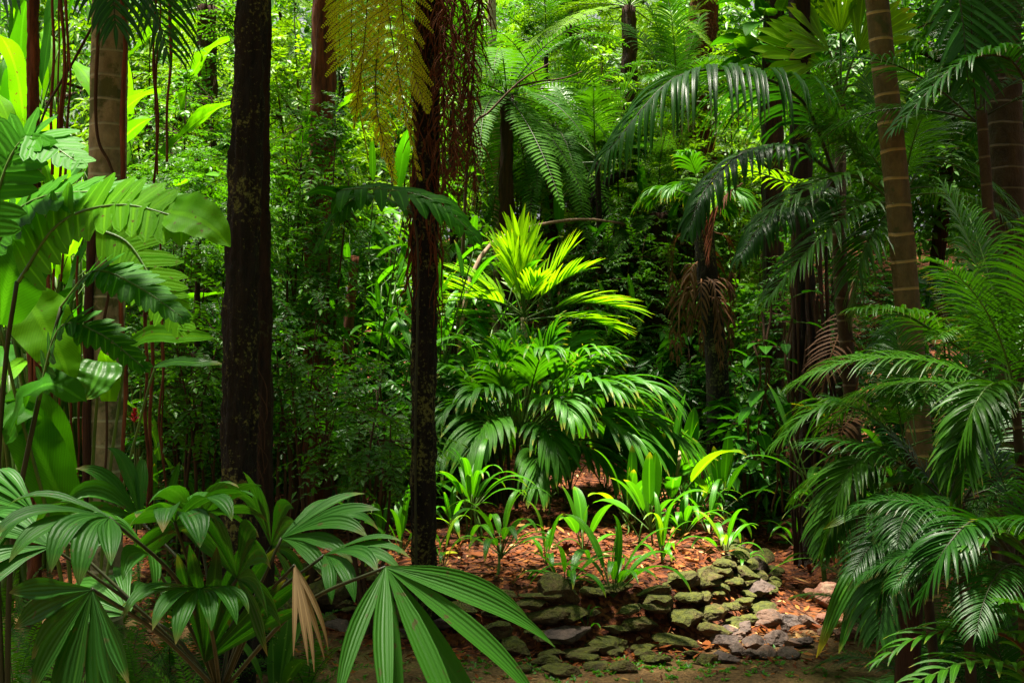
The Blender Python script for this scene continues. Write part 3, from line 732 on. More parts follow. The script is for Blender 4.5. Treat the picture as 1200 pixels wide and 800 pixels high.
# ------------------------------------------------------------------ trunks near the camera
def trunk_thing(name, label, pts, r0, r1, mat, sides=48, bump=.28, step=.025, bf=15, cat='tree', flare=.5):
    t = thing(name, label, cat, pts[0])
    L = sum((b - a).length for a, b in zip(pts, pts[1:])); P = bez(pts, int(L / step))
    rad = [(r0 + (r1 - r0) * i / len(P)) * (1 + flare * max(0, 1 - i * step / .3) ** 2) for i in range(len(P))]
    mb = MB(); tube(mb, P, r0, r1, sides, 0, .5, bump, bf, radii=rad); mb.build('trunk', M[mat], t)
    return t, P
def add_crown(t, kind, c, rc, hc):
    st, fo = LIB[kind][rnd.randrange(len(LIB[kind]))]
    put('crown', fo, t, c - t.location, (0, 0, rnd.random() * 6.28), (rc / 1.9, rc / 1.9, hc / 2.6))
def limbs(t, p, n, rc, r):
    for i in range(n):
        a = i * 6.283 / n + jit(.4); e = p + V(math.cos(a) * rc * .75, math.sin(a) * rc * .75, rnd.uniform(.2, 1.0))
        mb = MB(); tube(mb, bez([p - V(0, 0, .1 * i), p.lerp(e, .5) + V(0, 0, .2), e], 9), r, r * .2, 8, 0, .5, .2); mb.build('limb', M['black_bark'], t)

t, P = trunk_thing('tree', 'thick black trunked tree with pale lichen specks, left of centre', [G(276, 5.6, -.05), at(280, 560, 5.6), at(284, 300, 5.6), at(295, 0, 5.6), at(299, -260, 5.6), at(302, -640, 5.6)], .078, .062, 'black_bark', flare=.25)
add_crown(t, 'crown', P[-1] - V(.5, -.5, .9), 1.1, 2.0); limbs(t, P[-6], 5, 2.2, .035)
t, P = trunk_thing('tree', 'thin dark brown tree hugging the back of the thick black trunk', [G(309, 6.0, -.05), at(308, 420, 6.0), at(306, 200, 6.0), at(308, 0, 6.0), at(311, -520, 6.0)], .046, .036, 'dark_bark', flare=.3)
add_crown(t, 'crown', P[-1] - V(0, 0, .6), 1.5, 1.8)
for k in range(9):   # pale rootlets creeping over it
    py = 430 + k * 14; a = at(300 + jit(5), py, 5.92); mb = MB()
    tube(mb, bez([a, at(308 + jit(6), py + 25, 5.93), at(305 + jit(8), py + 55, 5.93)], 8), .003, .002, 4); mb.build('rootlet', M['twig'], t)

# slim tree fern with rusty fibres
t, P = trunk_thing('tree_fern', 'slim black trunked tree fern with rusty root fibres and golden hanging fronds', [GP(500, 742), at(496, 600, 6.35), at(497, 400, 6.35), at(499, 230, 6.35), at(500, 60, 6.35), at(506, -110, 6.35)], .062, .062, 'black_bark', flare=.2)
mb = MB()
for k in range(150):
    u = rnd.uniform(.52, 1.0); c = P[int(u * (len(P) - 1))]; a = rnd.random() * 6.28; r = .058
    p = c + V(math.cos(a) * r, math.sin(a) * r, 0); pts = [p]
    for j in range(7):
        a += jit(.35); r += jit(.018) + .004; p = V(c.x + math.cos(a) * max(.058, r), c.y + math.sin(a) * max(.058, r), p.z - rnd.uniform(.03, .09)); pts.append(p)
    tube(mb, pts, rnd.uniform(.004, .010), .002, 4)
mb.build('root_fibre', M['fibre'], t)
top = P[-1]
for k, pts in enumerate([[(490, -90, 6.3), (450, -70, 6.1), (462, 60, 5.9), (492, 212, 5.85)], [(490, -90, 6.3), (440, -80, 6.2), (428, 40, 6.1), (415, 150, 6.1)], [(495, -90, 6.2), (470, -40, 6.0), (478, 60, 5.95), (500, 130, 5.9)],
                         [(490, -95, 6.4), (430, -100, 6.5), (400, -30, 6.6), (398, 70, 6.6)], [(488, -90, 6.3), (455, -30, 6.2), (440, 110, 6.15), (462, 215, 6.1)], [(490, -95, 6.3), (425, -60, 6.25), (412, 60, 6.2), (432, 190, 6.2)]]):
    mb = MB(); bipinnate(mb, px_path(pts), 26, .20 if k != 3 else .16, .5, .028, 17, .2, .006); mb.build('frond', [M['fern_gold'], M['dead']], t)
for k, pts in enumerate([[(512, -80, 6.3), (540, 0, 6.2), (548, 90, 6.15), (556, 215, 6.1)], [(512, -80, 6.3), (530, 20, 6.1), (530, 110, 6.05), (535, 200, 6.0)], [(514, -90, 6.3), (560, -20, 6.3), (556, 60, 6.25), (548, 165, 6.2)], [(510, -70, 6.2), (520, 20, 6.1), (518, 110, 6.1), (523, 240, 6.1)]]):
    mb = MB(); Q = px_path(pts, 30); tube(mb, [q + V(jit(.012), jit(.012), 0) for q in Q], .009, .004, 5)
    for q in Q[6:]:
        for r in range(5):      # shrivelled side stems, each hanging its own way
            p = q.copy(); st = [p]; dx, dy = jit(.03), jit(.03)
            for j in range(rnd.randint(3, 7)): p = p + V(dx + jit(.014), dy + jit(.014), -rnd.uniform(.012, .04)); dx *= .6; dy *= .6; st.append(p)
            tube(mb, st, rnd.uniform(.003, .006), .0015, 4)
    o = mb.build('dead_frond', [M['fibre'], M['fibre']], t)
    o['label'] = 'withered rusty brown frond hanging straight down'
for k in range(5):
    put('frond', LIB['tree_fern'][min(3, k // 2)], t, top - t.location, (jit(.1), jit(.1), k * 2.4 + .9), 1.0)

# ringed grey palm, with creepers as things of their own
def crown_fronds(t, c, lib, n, scale, order=None, az0=0):
    for i in range(n): put('frond', LIB[lib][order[i % len(order)]], t, c - t.location, (jit(.12), jit(.12), az0 + i * 2.39996), scale * rnd.uniform(.9, 1.1))
t, P = trunk_thing('palm_tree', 'grey ringed palm trunk with creepers clinging to both sides', [G(121, 6.3, -.05), at(122, 500, 6.3), at(125, 250, 6.3), at(129, 0, 6.3), at(132, -330, 6.3)], .098, .088, 'ringed', bump=.05, cat='palm', flare=.5)
crown_fronds(t, P[-1], 'palm', 12, 1.25, [0, 1, 2, 3, 4, 3])
for pts in ([(125, -250, 6.2), (50, -150, 5.9), (20, -60, 5.6), (-20, 40, 5.4)], [(130, -250, 6.2), (150, -120, 5.9), (170, -40, 5.8), (196, 60, 5.7)], [(125, -250, 6.2), (110, -130, 5.8), (128, -60, 5.6), (135, 30, 5.5)]):
    frond_px(t, pts, 22, .42, .03, [M['palm_dark'], M['stalk_dark']], ang=30, droop=1.3, pet=.3)
def creeper(label, pts, r, mat='root', name='creeper', cat='vine', group=None, wob=.012, leaves=0, leaf_lib_='heart', ls=.5):
    """a woody climber or hanging root: its own thing"""
    P = px_path(pts, 30); o0 = P[-1].copy()
    t = thing(name, label, cat, o0, group)
    mb = MB(); Q = [p + V(noise.noise(p * 3.1), noise.noise(p * 3.1 + V(9, 9, 9)), 0) * wob for p in P]
    tube(mb, Q, r, r * .85, 8, 0, .5, .3); mb.build('stem', M[mat], t)
    for i in range(leaves):
        q = Q[2 + (i * 27) // max(1, leaves)]
        put('leaf', rnd.choice(LIB[leaf_lib_]), t, q - o0, (0, 0, rnd.choice([-1.57, -2.3, -.8, 3.3, 0, .2]) + jit(.4)), ls * rnd.uniform(.7, 1.3))
    return t
creeper('reddish brown creeper running straight up the right edge of the grey ringed palm', [(143, -40, 6.22), (146, 60, 6.2), (143, 200, 6.2), (141, 330, 6.2), (146, 460, 6.2), (143, 600, 6.2)], .013)
creeper('dark creeper crossing the face of the grey ringed palm from its left edge', [(116, 5, 6.16), (112, 90, 6.18), (113, 160, 6.17), (126, 190, 6.17), (135, 215, 6.18)], .009, 'twig')
creeper('black creeper down the left edge of the grey ringed palm', [(107, 230, 6.2), (104, 330, 6.2), (103, 430, 6.2), (101, 600, 6.2)], .024, 'brown_bark')
creeper('pair of thin stems forking low on the grey ringed palm', [(117, 260, 6.17), (128, 330, 6.17), (120, 400, 6.17), (126, 500, 6.17), (118, 600, 6.17)], .008, 'twig')

t, P = trunk_thing('tree', 'slender reddish brown tree at the far left in front of the banana leaves', [G(42, 6.6, -.05), at(40, 400, 6.6), at(38, 200, 6.6), at(39, 0, 6.6), at(38, -400, 6.6)], .034, .028, 'red_bark')
add_crown(t, 'crown', P[-1] - V(0, 0, .6), 1.3, 1.6)
t = thing('root_bundle', 'bundle of hanging red brown roots below the big leaves at far left', 'roots', G(50, 6.2))
for k in range(16):
    x = 36 + k * 1.75; mb = MB()
    pts = [at(x + jit(3), 330 + jit(30), 6.2 + jit(.06)), at(x + jit(3), 430, 6.2 + jit(.06)), at(x + jit(4), 530, 6.2 + jit(.06)), at(x + jit(5), 625, 6.2 + jit(.06))]
    tube(mb, bez(pts, 12), rnd.uniform(.006, .013), .006, 6, 0, .5, .3); mb.build('root', M['root'], t)
hang = [(63, -60, 205, 7.0), (67, -60, 190, 7.1), (72, -60, 300, 6.9), (77, -60, 330, 6.8), (79, -60, 180, 6.9), (181, -60, 205, 6.6), (186, -60, 130, 6.7), (184, 60, 215, 6.5), (197, -60, 190, 7.4), (90, 300, 610, 6.6), (97, 380, 610, 6.4), (169, 290, 600, 6.7), (176, 330, 610, 6.9), (191, 380, 600, 6.8), (82, 400, 620, 6.3), (69, 380, 620, 6.5), (189, 250, 560, 7.2)]
for px, a, b, d in hang:
    if b > 500: creeper('thin reddish root hanging to the ground beside the grey ringed palm', [(px, a, d), (px + jit(3), (a + b) / 2, d), (px + jit(5), b, d)], rnd.uniform(.006, .011), 'root', 'hanging_root', 'root', 'hanging roots reaching the ground at the left', .02)
    else: creeper('thin aerial root dangling from above near the grey ringed palm', [(px, a, d), (px + jit(3), (a + b) / 2, d), (px + jit(5), b, d)], rnd.uniform(.005, .010), 'root', 'hanging_root', 'root', 'aerial roots dangling from above at the left', .02)
creeper('dark bare stem slanting up to the right through the banana leaves', [(39, 185, 6.63), (50, 140, 6.8), (68, 100, 6.9), (100, 45, 6.9), (118, 15, 6.9)], .008, 'twig', 'dry_branch', 'branch')
t, P = trunk_thing('sapling', 'thin dark sapling between the ringed palm and the black trunk', [G(236, 8.0, -.05), at(233, 460, 8), at(231, 380, 8), at(233, 280, 8)], .028, .018, 'brown_bark', sides=10)
add_crown(t, 'crown', P[-1] - V(0, 0, .2), .6, .8)

# trees in the middle distance
def mid_tree(label, pts, r0, r1, mat, crown=None, rc=1.5, hc=1.8, name='tree', **k):
    t, P = trunk_thing(name, label, pts, r0, r1, mat, sides=16, step=.06, **k)
    if crown: add_crown(t, crown, P[-1] - V(0, 0, hc * .35), rc, hc)
    return t, P
mid_tree('red brown tree behind and right of the black trunk', [G(374, 9, -.05), at(372, 480, 9), at(369, 380, 9), at(376, 200, 9), at(380, 0, 9), at(382, -200, 9)], .10, .085, 'red_bark', 'crown', .9, 1.8)
mid_tree('thin brown tree among shrubs left of the slim tree fern', [G(414, 9.6, -.05), at(413, 480, 9.6), at(408, 400, 9.6), at(416, 300, 9.6)], .05, .035, 'red_bark')
mid_tree('pale slender trunk standing behind the lit shrubs at top centre', [G(582, 13, -.05), at(584, 200, 13), at(579, 110, 13), at(577, 40, 13), at(576, -60, 13)], .05, .04, 'ringed')
t, P = mid_tree('rust coloured tree trunk wrapped in moss and ferns at the top right of centre', [G(818, 14, -.05), at(822, 150, 14), at(820, 60, 14), at(826, 0, 14), at(830, -150, 14)], .17, .15, 'red_bark')
mb = MB()
for k in range(170):
    c = P[int(rnd.uniform(.3, .95) * (len(P) - 1))]; a = rnd.random() * 6.28; p = c + V(math.cos(a), math.sin(a), 0) * .16; pts = [p]
    for j in range(4): p = p + V(jit(.05), jit(.05), -rnd.uniform(.03, .1)); pts.append(p)
    tube(mb, pts, .008, .003, 4)
mb.build('root_fibre', M['fibre'], t)
for k, (px, py, dd) in enumerate([(836, 60, 13.8), (808, 75, 13.8), (840, 95, 13.75), (812, 20, 13.8)]):
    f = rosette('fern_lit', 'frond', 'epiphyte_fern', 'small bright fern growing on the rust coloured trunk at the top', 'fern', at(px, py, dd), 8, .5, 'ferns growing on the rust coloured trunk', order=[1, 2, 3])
t, P = mid_tree('dark trunk smothered in climbing leaves at the top right', [G(908, 11.5, -.05), at(905, 150, 11.5), at(905, 60, 11.5), at(908, -40, 11.5), at(910, -220, 11.5)], .10, .09, 'brown_bark')
c = thing('climbing_plant', 'broad leaved climber covering the dark trunk at the top right', 'climber', G(906, 11.3))
mb = MB(); tube(mb, [q + V(-.1, -.1, 0) for q in P[4:]], .015, .012, 6); mb.build('stem', M['stalk_dark'], c)
for k in range(90):
    q = P[int(rnd.uniform(.35, .9) * (len(P) - 1))]; a = rnd.uniform(2.6, 6.8)
    put('leaf', rnd.choice(LIB['heart'] + LIB['heart_lit'][:1]), c, q + V(math.cos(a) * .12, math.sin(a) * .12, 0) - c.location, (jit(.3), jit(.3), a), rnd.uniform(.9, 1.5))

# trunk with a dead skirt below a small palm crown
pth = [G(843, 10.6, -.05), at(840, 430, 10.6), at(832, 350, 10.6), at(826, 290, 10.6), at(822, 235, 10.6)]
t = palm('clump', 'palm_tree', 'small palm with dark shaggy trunk and a skirt of dead fronds, right of centre', pth, .10, .085, 'black_bark', 11, .62, order=[2, 3, 4, 4, 3, 4], shaft=False)
for k in range(14):
    a = k * .45 + jit(.2); c = pth[-1]; mb = MB(); h = rnd.uniform(.05, 1.0)
    s = c + V(math.cos(a) * .09, math.sin(a) * .09, -h)
    pinnate(mb, bez([s, s + V(math.cos(a) * .14, math.sin(a) * .14, -.1), s + V(math.cos(a) * .17, math.sin(a) * .17, -.6)], 8), 9, .2, .022, droop=1.6, ang=50, pet=.15, rr=.008)
    mb.build('dead_frond', [M['dead'], M['dead']], t)

# stump and logs on the bank
t, P = trunk_thing('stump', 'dark broken stump with pale splinters on the bank behind the yellow palm', [GP(748, 372, 9), at(747, 335, 13.4), at(744, 285, 13.4)], .21, .17, 'black_bark', sides=22, cat='stump', bump=.45)
def log(label, pts, r0, r1, mat='brown_bark', cat='log', name='fallen_log'):
    t = thing(name, label, cat, at(*pts[0])); mb = MB(); tube(mb, px_path(pts, 14), r0, r1, 10, 0, .5, .3); mb.build('trunk', M[mat], t); return t
log('fallen reddish log lying across the bank left of the stump', [(655, 330, 13), (690, 326, 13.1), (722, 330, 13.2)], .05, .06, 'red_bark')
log('long thin pale branch leaning over the ferns above the yellow palm', [(528, 505, 10.4), (545, 350, 10.5), (572, 290, 10.7), (610, 270, 11.0), (650, 260, 11.4), (690, 257, 11.8), (730, 262, 12.2)], .022, .012, 'pale_twig', 'branch', 'fallen_branch')
log('dark bare branch slanting up to the right in front of the tree fern', [(528, 500, 10.1), (542, 300, 10.05), (551, 160, 10), (575, 130, 10), (610, 95, 10), (643, 75, 10)], .014, .006, 'twig', 'branch', 'bare_branch')
log('twig forking off level from the dark bare branch', [(600, 103, 10), (630, 96, 10), (660, 92, 10), (682, 84, 10)], .009, .004, 'twig', 'branch', 'bare_twig')
log('thick dark forked limb rising behind the big arching palm frond', [(676, 420, 12.5), (682, 300, 12.5), (690, 245, 12.5), (705, 222, 12.5), (720, 208, 12.5), (745, 200, 12.5)], .06, .04, 'black_bark', 'branch', 'limb')
log('leaning rust coloured trunk behind the tree fern fronds', [(618, 260, 13.6), (620, 150, 13.6), (630, 118, 13.6), (646, 98, 13.6)], .09, .07, 'red_bark', 'tree', 'leaning_tree')

# ------------------------------------------------------------------ tree ferns in the middle distance
def tfern(label, px, d, top, lib, n, sc, r=.09, mat='brown_bark', order=None):
    b = G(px, d, -.05); c = at(px + 2, top, d)
    t, P = trunk_thing('tree_fern', label, [b, b.lerp(c, .5) + V(jit(.06), 0, 0), c], r, r * .9, mat, sides=14, step=.08, cat='tree fern', bump=.4)
    crown_fronds(t, c, lib, n, sc, order or [0, 1, 2, 3, 2, 3], rnd.random() * 6)
    return t
tfern('dark trunked tree fern with long green fronds hanging at top centre', 592, 12, 112, 'hang_fern', 26, 1.2, .07)
tfern('second tree fern just behind, its fronds falling beside the leaning trunk', 648, 12.8, 150, 'hang_fern', 24, 1.15, .065)
tfern('bright lime tree fern high at the top edge right of centre', 735, 14, 8, 'tree_fern_lit', 16, 1.0)
tfern('yellow green tree fern at the top edge between black trunk and slim tree fern', 240, 11, 8, 'tree_fern_lit', 14, .9)
tfern('tall tree fern with its crown cut by the top edge at centre', 668, 15.5, -20, 'tree_fern_lit', 14, 1.1)
tfern('shaded tree fern low behind the small shaggy palm', 770, 12.6, 250, 'tree_fern', 12, .7)
# ------------------------------------------------------------------ the palms at the centre
c0 = GP(603, 592, 7)
t = thing('palm_clump', 'dome shaped clump of broad drooping glossy leaves on dark stems at the centre', 'palm', c0)
cz = zpx(500, c0.y) - c0.z
for i in range(11):
    mb = MB(); a = i * .6; b = c0 + V(math.cos(a) * .14, math.sin(a) * .14, -.03)
    tube(mb, bez([b, b + V(math.cos(a) * .05, math.sin(a) * .05, cz * .5), b + V(math.cos(a) * .10, math.sin(a) * .10, cz)], 7), .016, .012, 8, 0, .5, .15); mb.build('stem', M['stalk_dark'], t)
k = 0
for ring, (n, v, z, rr, sc) in enumerate([(6, 0, .06, .06, .52), (9, 1, .05, .10, .64), (11, 2, .04, .14, .82), (13, 3, .0, .17, .98), (13, 4, -.05, .2, 1.06), (9, 5, -.1, .2, .95)]):
    for i in range(n):
        a = i * 6.283 / n + ring * .55 + jit(.2); s = sc * rnd.uniform(.88, 1.1) * (1.2 if math.cos(a) > .35 else 1.0)
        put('frond', LIB['clump'][v], t, (math.cos(a) * rr, math.sin(a) * rr, cz + z + jit(.04)), (jit(.12), jit(.12), a), s)
cl = GP(618, 588, 7) + V(0, .25, 0)
top = at(614, 372, cl.y)
t, P = trunk_thing('palm_tree', 'yellow green feathery palm rising above the dark glossy clump at the centre', [cl, cl.lerp(top, .5), top], .03, .026, 'ringed', sides=12, cat='palm', bump=.1)
for i, (az, v, s) in enumerate([(1.2, 0, 1.0), (-1.0, 0, 1.05), (3.0, 0, .95), (.3, 1, 1.05), (2.6, 1, 1.0), (-1.9, 1, .9), (4.3, 0, .9), (.0, 3, 1.15), (3.1, 3, 1.2), (2.75, 2, 1.05), (-.5, 2, 1.0), (-2.5, 3, .9), (1.5, 2, .9), (.35, 4, 1.0), (2.9, 4, 1.1), (-1.4, 2, .8)]):
    put('frond', LIB['lime'][v], t, top - cl + V(0, 0, jit(.03)), (jit(.1), jit(.1), az), (.98, .94, .92, 1.05, 1.1)[v] * s)

# ------------------------------------------------------------------ strap leaved plants on the raised bed
def strap(px, py, label, n=10, sc=1.0, lib='strap', order=None, stems=0, h0=0.0, name='strap_leaved_plant', group=None, tilt=.15):
    return rosette(lib, 'leaf', name, label, 'plant', GP(px, py) - V(0, 0, .01), n, sc * (.82 if lib == 'paddle' else .92), group, order=order, stems=stems, h0=h0, stem_mat='stalk', stem_r=.007, tilt=tilt)
t = strap(552, 632, 'large bright strap leaved plant with many stems right of the slim black trunk', 22, 1.02, order=[0, 1, 2, 3, 4, 5, 2, 3], stems=6, h0=.18)
strap(530, 640, 'smaller dark leaved plant tucked at the foot of the large strap leaved plant', 9, .7, stems=3, h0=.1)
strap(588, 672, 'sprawling strap plant with long leaves arching over the wall near the fan leaf', 14, 1.0, order=[1, 3, 4, 5, 5, 4], stems=2, h0=.12)
strap(662, 690, 'narrow leaved plant whose drooping leaf hangs over the round brown boulder', 10, .85, order=[2, 4, 5, 5, 3])
strap(718, 700, 'fountain shaped strap plant growing out of the wall top above mossy stones', 15, .98, order=[0, 2, 3, 4, 5, 5, 4])
strap(683, 648, 'dark green plant with upright spoon leaves standing alone in the mulch', 7, .9, 'paddle', order=[1, 2, 3, 4])
strap(762, 640, 'upright plant with one tall paddle leaf behind the fountain shaped plant', 9, 1.0, 'paddle', order=[0, 1, 2, 3, 4], stems=2, h0=.1)
strap(800, 628, 'bright strap plant with narrow leaves spreading over the lit mulch', 14, .85, order=[1, 3, 4, 5, 3])
strap(786, 618, 'tall paddle leaved plant with a curled yellow rimmed leaf', 10, 1.7, 'paddle', order=[0, 1, 3, 4, 2], stems=3, h0=.09)
strap(752, 600, 'leafy green paddle plant just right of the glossy clump', 12, 1.45, 'paddle', order=[0, 1, 2, 3, 4], stems=3, h0=.09)
strap(820, 600, 'dense tuft of lime green blades behind the lit mulch', 18, .9, order=[0, 1, 2, 1, 3, 4])
strap(862, 590, 'lime green plant with broad leaves on the bank right of the lit tuft', 14, 1.5, 'paddle', order=[0, 1, 2, 3, 4], stems=3, h0=.09)
strap(880, 575, 'single upright paddle leaf plant at the back of the bed', 5, 1.2, 'paddle', order=[0, 1, 2])
strap(850, 650, 'low plant with thin arching blades above the right end of the wall', 10, .75, order=[2, 3, 4, 5])
strap(868, 668, 'tiny seedling with one dark drooping leaf on the wall edge', 4, .55, order=[3, 5, 4])
strap(932, 640, 'small bright green plant alone on the mulch near the wall corner', 8, .72, order=[1, 3, 4, 5])
strap(905, 600, 'small yellow tipped plant at the back corner of the bed', 8, .8, order=[1, 2, 4, 5])
strap(645, 600, 'broad yellow rimmed leaf plant at the right foot of the glossy clump', 8, 1.15, 'paddle', order=[0, 1, 3, 4], stems=2, h0=.1)
strap(668, 590, 'tall pale green paddle plant behind the yellow rimmed leaf plant', 8, 1.15, 'paddle', order=[0, 1, 2, 3], stems=2, h0=.1)
strap(710, 590, 'green paddle plant half hidden under the drooping clump leaves', 9, 1.1, 'paddle', order=[0, 1, 2, 3], stems=2, h0=.12)
strap(470, 650, 'bright upright strap plant at the left foot of the slim black trunk', 9, .9, order=[0, 1, 2, 3, 4])
strap(448, 640, 'small lime seedling left of the slim black trunk', 5, .75, order=[0, 1, 3])
strap(520, 660, 'low green seedling beside the slim black trunk on its right', 6, .6, order=[1, 3, 4, 5])
strap(688, 738, 'tiny seedling rooted in a gap between wall stones', 5, .32, order=[1, 3, 4])
strap(436, 672, 'narrow leaved seedling behind the tip of the fan palm leaf', 7, .6, order=[1, 3, 4, 5])
strap(330, 690, 'thin grassy plant beside the mossy boulders', 10, .55, order=[1, 3, 4, 5])
strap(310, 760, 'fine grassy tuft at the foot of the black trunk', 14, .5, order=[2, 4, 5])
for px, py, n, sc, lib, lab in [(735, 625, 8, 1.1, 'paddle', 'broad pale green plant in front of the tall curled paddle plant'), (830, 625, 9, .9, 'strap', 'arching light green plant in the middle of the lit mulch'),
                              (845, 612, 8, 1.2, 'paddle', 'cluster of broad lime leaves between the two lit tufts'), (775, 660, 8, .75, 'strap', 'small arching plant on bare mulch above the wall, centre right'),
                              (640, 660, 7, .7, 'strap', 'small strap plant between the two bigger wall top plants'), (870, 608, 9, 1.25, 'paddle', 'pale green paddle plant left of the plant where the bed narrows'), (815, 608, 11, 1.0, 'strap', 'lime strap tuft just behind the arching light green plant'), (770, 605, 9, 1.4, 'paddle', 'big leaved bright plant behind the broad pale green one'), (905, 625, 7, .7, 'strap', 'thin leaved plant where the bed narrows at the right'), (800, 590, 9, 1.3, 'paddle', 'broad green paddle plant at the back of the lit mulch')]:
    strap(px, py, lab, n, sc, lib, stems=2 if lib == 'paddle' else 0, h0=.1 if lib == 'paddle' else 0)
for k, (px, py) in enumerate([(900, 580), (890, 590), (845, 580), (838, 590), (910, 570)]):
    rosette('fern_lit', 'frond', 'small_fern', 'small lacy fern at the back of the lit bed', 'fern', GP(px, py), 9, .38, 'small lacy ferns at the back of the lit bed')
# fallen coloured leaves one can pick out
for px, py, lab, m in [(519, 655, 'orange fallen leaf on the mulch beside the slim black trunk', 'fern_gold'), (575, 742, 'tan fallen leaf on the wall stones', 'dead')]:
    mb = MB(); p = GP(px, py) + V(0, 0, .03); blade(mb, p, V(1, .2, .2), V(0, -.4, 1).normalized(), .09, .035, .5, 5, .3, 'ovate'); o = mb.mesh('fallen_leaf', M[m], p); o = put('fallen_leaf', o, None, p); tag(o, lab, 'leaf')

# ------------------------------------------------------------------ foreground fan palm
fb = V((262 - 600) / F * 3.3, 3.3, H((262 - 600) / F * 3.3, 3.3))
t = thing('fan_palm', 'low fan palm with big drooping pleated leaves in the near left corner', 'palm', fb - V(0, 0, .02))
core = at(258, 812, 3.3)
mb = MB(); tube(mb, bez([fb - V(0, 0, .05), fb.lerp(core, .5), core], 20), .055, .045, 14, 0, .5, .35); mb.build('trunk', M['brown_bark'], t)
FM = [M['fan'], M['stalk']]
def fanleaf(hub, axis, up, L, n=13, spread=85, fuse=.45, droop=.7, cup=.12, depth=(.75, 1), via=None, lab=None, dead=False, start=None, swell=.6, loose=.13):
    hub = at(*hub); mb = MB(); fan(mb, hub, V(*axis), V(*up).normalized(), L, n, spread, fuse, droop, cup, depth, swell=swell, loose=loose)
    o = mb.build('frond', FM if not dead else [M['straw'], M['straw']], t)
    if lab: o['label'] = lab
    mb = MB(); a = core if start is None else at(*start); mid = a.lerp(hub, .55) + V(0, 0, .05) if via is None else at(*via)
    tube(mb, bez([a, mid, hub], 14), .006, .004, 8, 0); mb.build('petiole', M['stalk_dark'], o)
fanleaf((452, 664, 2.9), (.52, -.30, -.70), (.35, -.75, .5), .54, 8, 66, .2, .8, .04, (.7, 1), swell=.8, loose=.24, via=(350, 712, 3.05), lab='largest leaf, its long segments hanging to the lower right')
fanleaf((128, 606, 2.85), (-.45, -.45, .05), (0, -.3, .9), .30, 8, 72, .42, 2.2, .2, via=(215, 690, 3.0), lab='drooping leaf with bent tips over the left edge')
fanleaf((205, 612, 2.95), (.45, -.55, .3), (-.2, .2, .9), .26, 6, 55, .5, 2.1, .15, via=(230, 690, 3.1))
fanleaf((278, 678, 3.0), (.3, -.45, .6), (-.1, -.8, .5), .27, 10, 95, .45, 1.7, .1, via=(240, 735, 3.15), lab='upright leaf spreading a full fan of arching segments')
fanleaf((240, 775, 3.12), (.38, -.2, .85), (.3, -.9, .2), .36, 9, 34, .62, .3, .1, (.9, 1), swell=.1, lab='young half folded leaf with tight pleats')
fanleaf((108, 690, 2.6), (-.3, .1, -.8), (-.3, -.7, .3), .30, 9, 75, .42, .4, .05, via=(190, 745, 2.95), lab='shaded leaf hanging low at the left, seen from below')
fanleaf((232, 610, 3.45), (-.1, -.4, .4), (0, -.9, .4), .28, 9, 85, .4, 2.2, .1, via=(245, 690, 3.35))
fanleaf((330, 630, 3.3), (.75, -.1, .3), (-.2, -.5, .85), .30, 7, 55, .4, 1.5, .1, via=(290, 720, 3.3))
fanleaf((60, 640, 3.1), (-.7, -.1, .2), (.1, -.5, .85), .30, 8, 60, .42, 1.7, .1, via=(170, 720, 3.2))
fanleaf((345, 662, 2.95), (.25, -.2, -.8), (.2, -.8, .4), .25, 5, 20, .15, 1.6, .0, via=(300, 715, 3.1), lab='withered straw coloured leaf hanging in shreds', dead=True)
fanleaf((150, 720, 3.3), (-.5, .3, .2), (.1, -.5, .85), .3, 8, 60, .45, 1.5, .1)

fanleaf((175, 650, 3.15), (-.35, -.5, .4), (.1, -.4, .9), .28, 7, 62, .4, 2.3, .15, via=(220, 730, 3.2))
fanleaf((318, 640, 3.5), (.3, -.4, .5), (0, -.8, .5), .27, 8, 70, .4, 2.2, .1, via=(280, 700, 3.4))
fanleaf((40, 600, 3.3), (-.6, -.3, .3), (0, -.5, .85), .3, 8, 60, .42, 2.2, .15, via=(150, 700, 3.3))
fanleaf((235, 690, 2.9), (-.1, -.8, .1), (0, -.2, .95), .25, 8, 70, .4, 2.0, .1, via=(250, 750, 3.05))
fanleaf((165, 610, 3.5), (-.4, -.2, .4), (0, -.7, .7), .26, 7, 60, .4, 2.4, .15, via=(225, 680, 3.4))
fanleaf((380, 650, 3.15), (.6, -.5, .15), (0, -.4, .9), .27, 6, 45, .4, 1.8, .1, via=(310, 710, 3.2))
# ------------------------------------------------------------------ big split leaved plants at the left edge
def wide_leaf(t, pts, W, mat, prof='ovate', name='leaf', up=(0, -.6, .8), wave=.04, fold=.18, label=None, roll=0.0):
    """an undivided leaf along its midrib points"""
    P = px_path(pts, 18); mb = MB(); L = len(P) - 1; prev = None; tone = rnd.random(); fn = PROF[prof]; ph = rnd.random() * 6
    for k, p in enumerate(P):
        T = (P[min(k + 1, L)] - P[max(0, k - 1)]).normalized(); S = T.cross(V(*up)).normalized(); N = S.cross(T)
        S = (S * math.cos(roll) + N * math.sin(roll)); N = S.cross(T)
        w = max(.001, W * .5 * fn(min(.995, k / L))); row = []
        for j, u in enumerate((-1, -.5, 0, .5, 1)):
            row.append(mb.vert(p + S * (w * u) + N * (abs(u) * w * fold + wave * W * abs(u) * math.sin(k * 1.3 + ph + u)), .5 + u / 2, k / L, tone))
        if prev:
            for j in range(4): mb.face((prev[j], prev[j + 1], row[j + 1], row[j]))
        prev = row
    o = mb.build(name, [M[mat], M['stalk']], t)
    if label: o['label'] = label
    return o
def stalk(t, pts, r=.008, mat='stalk_dark'):
    mb = MB(); tube(mb, px_path(pts, 14), r, r * .7, 8); return mb.build('stalk', M[mat], t)
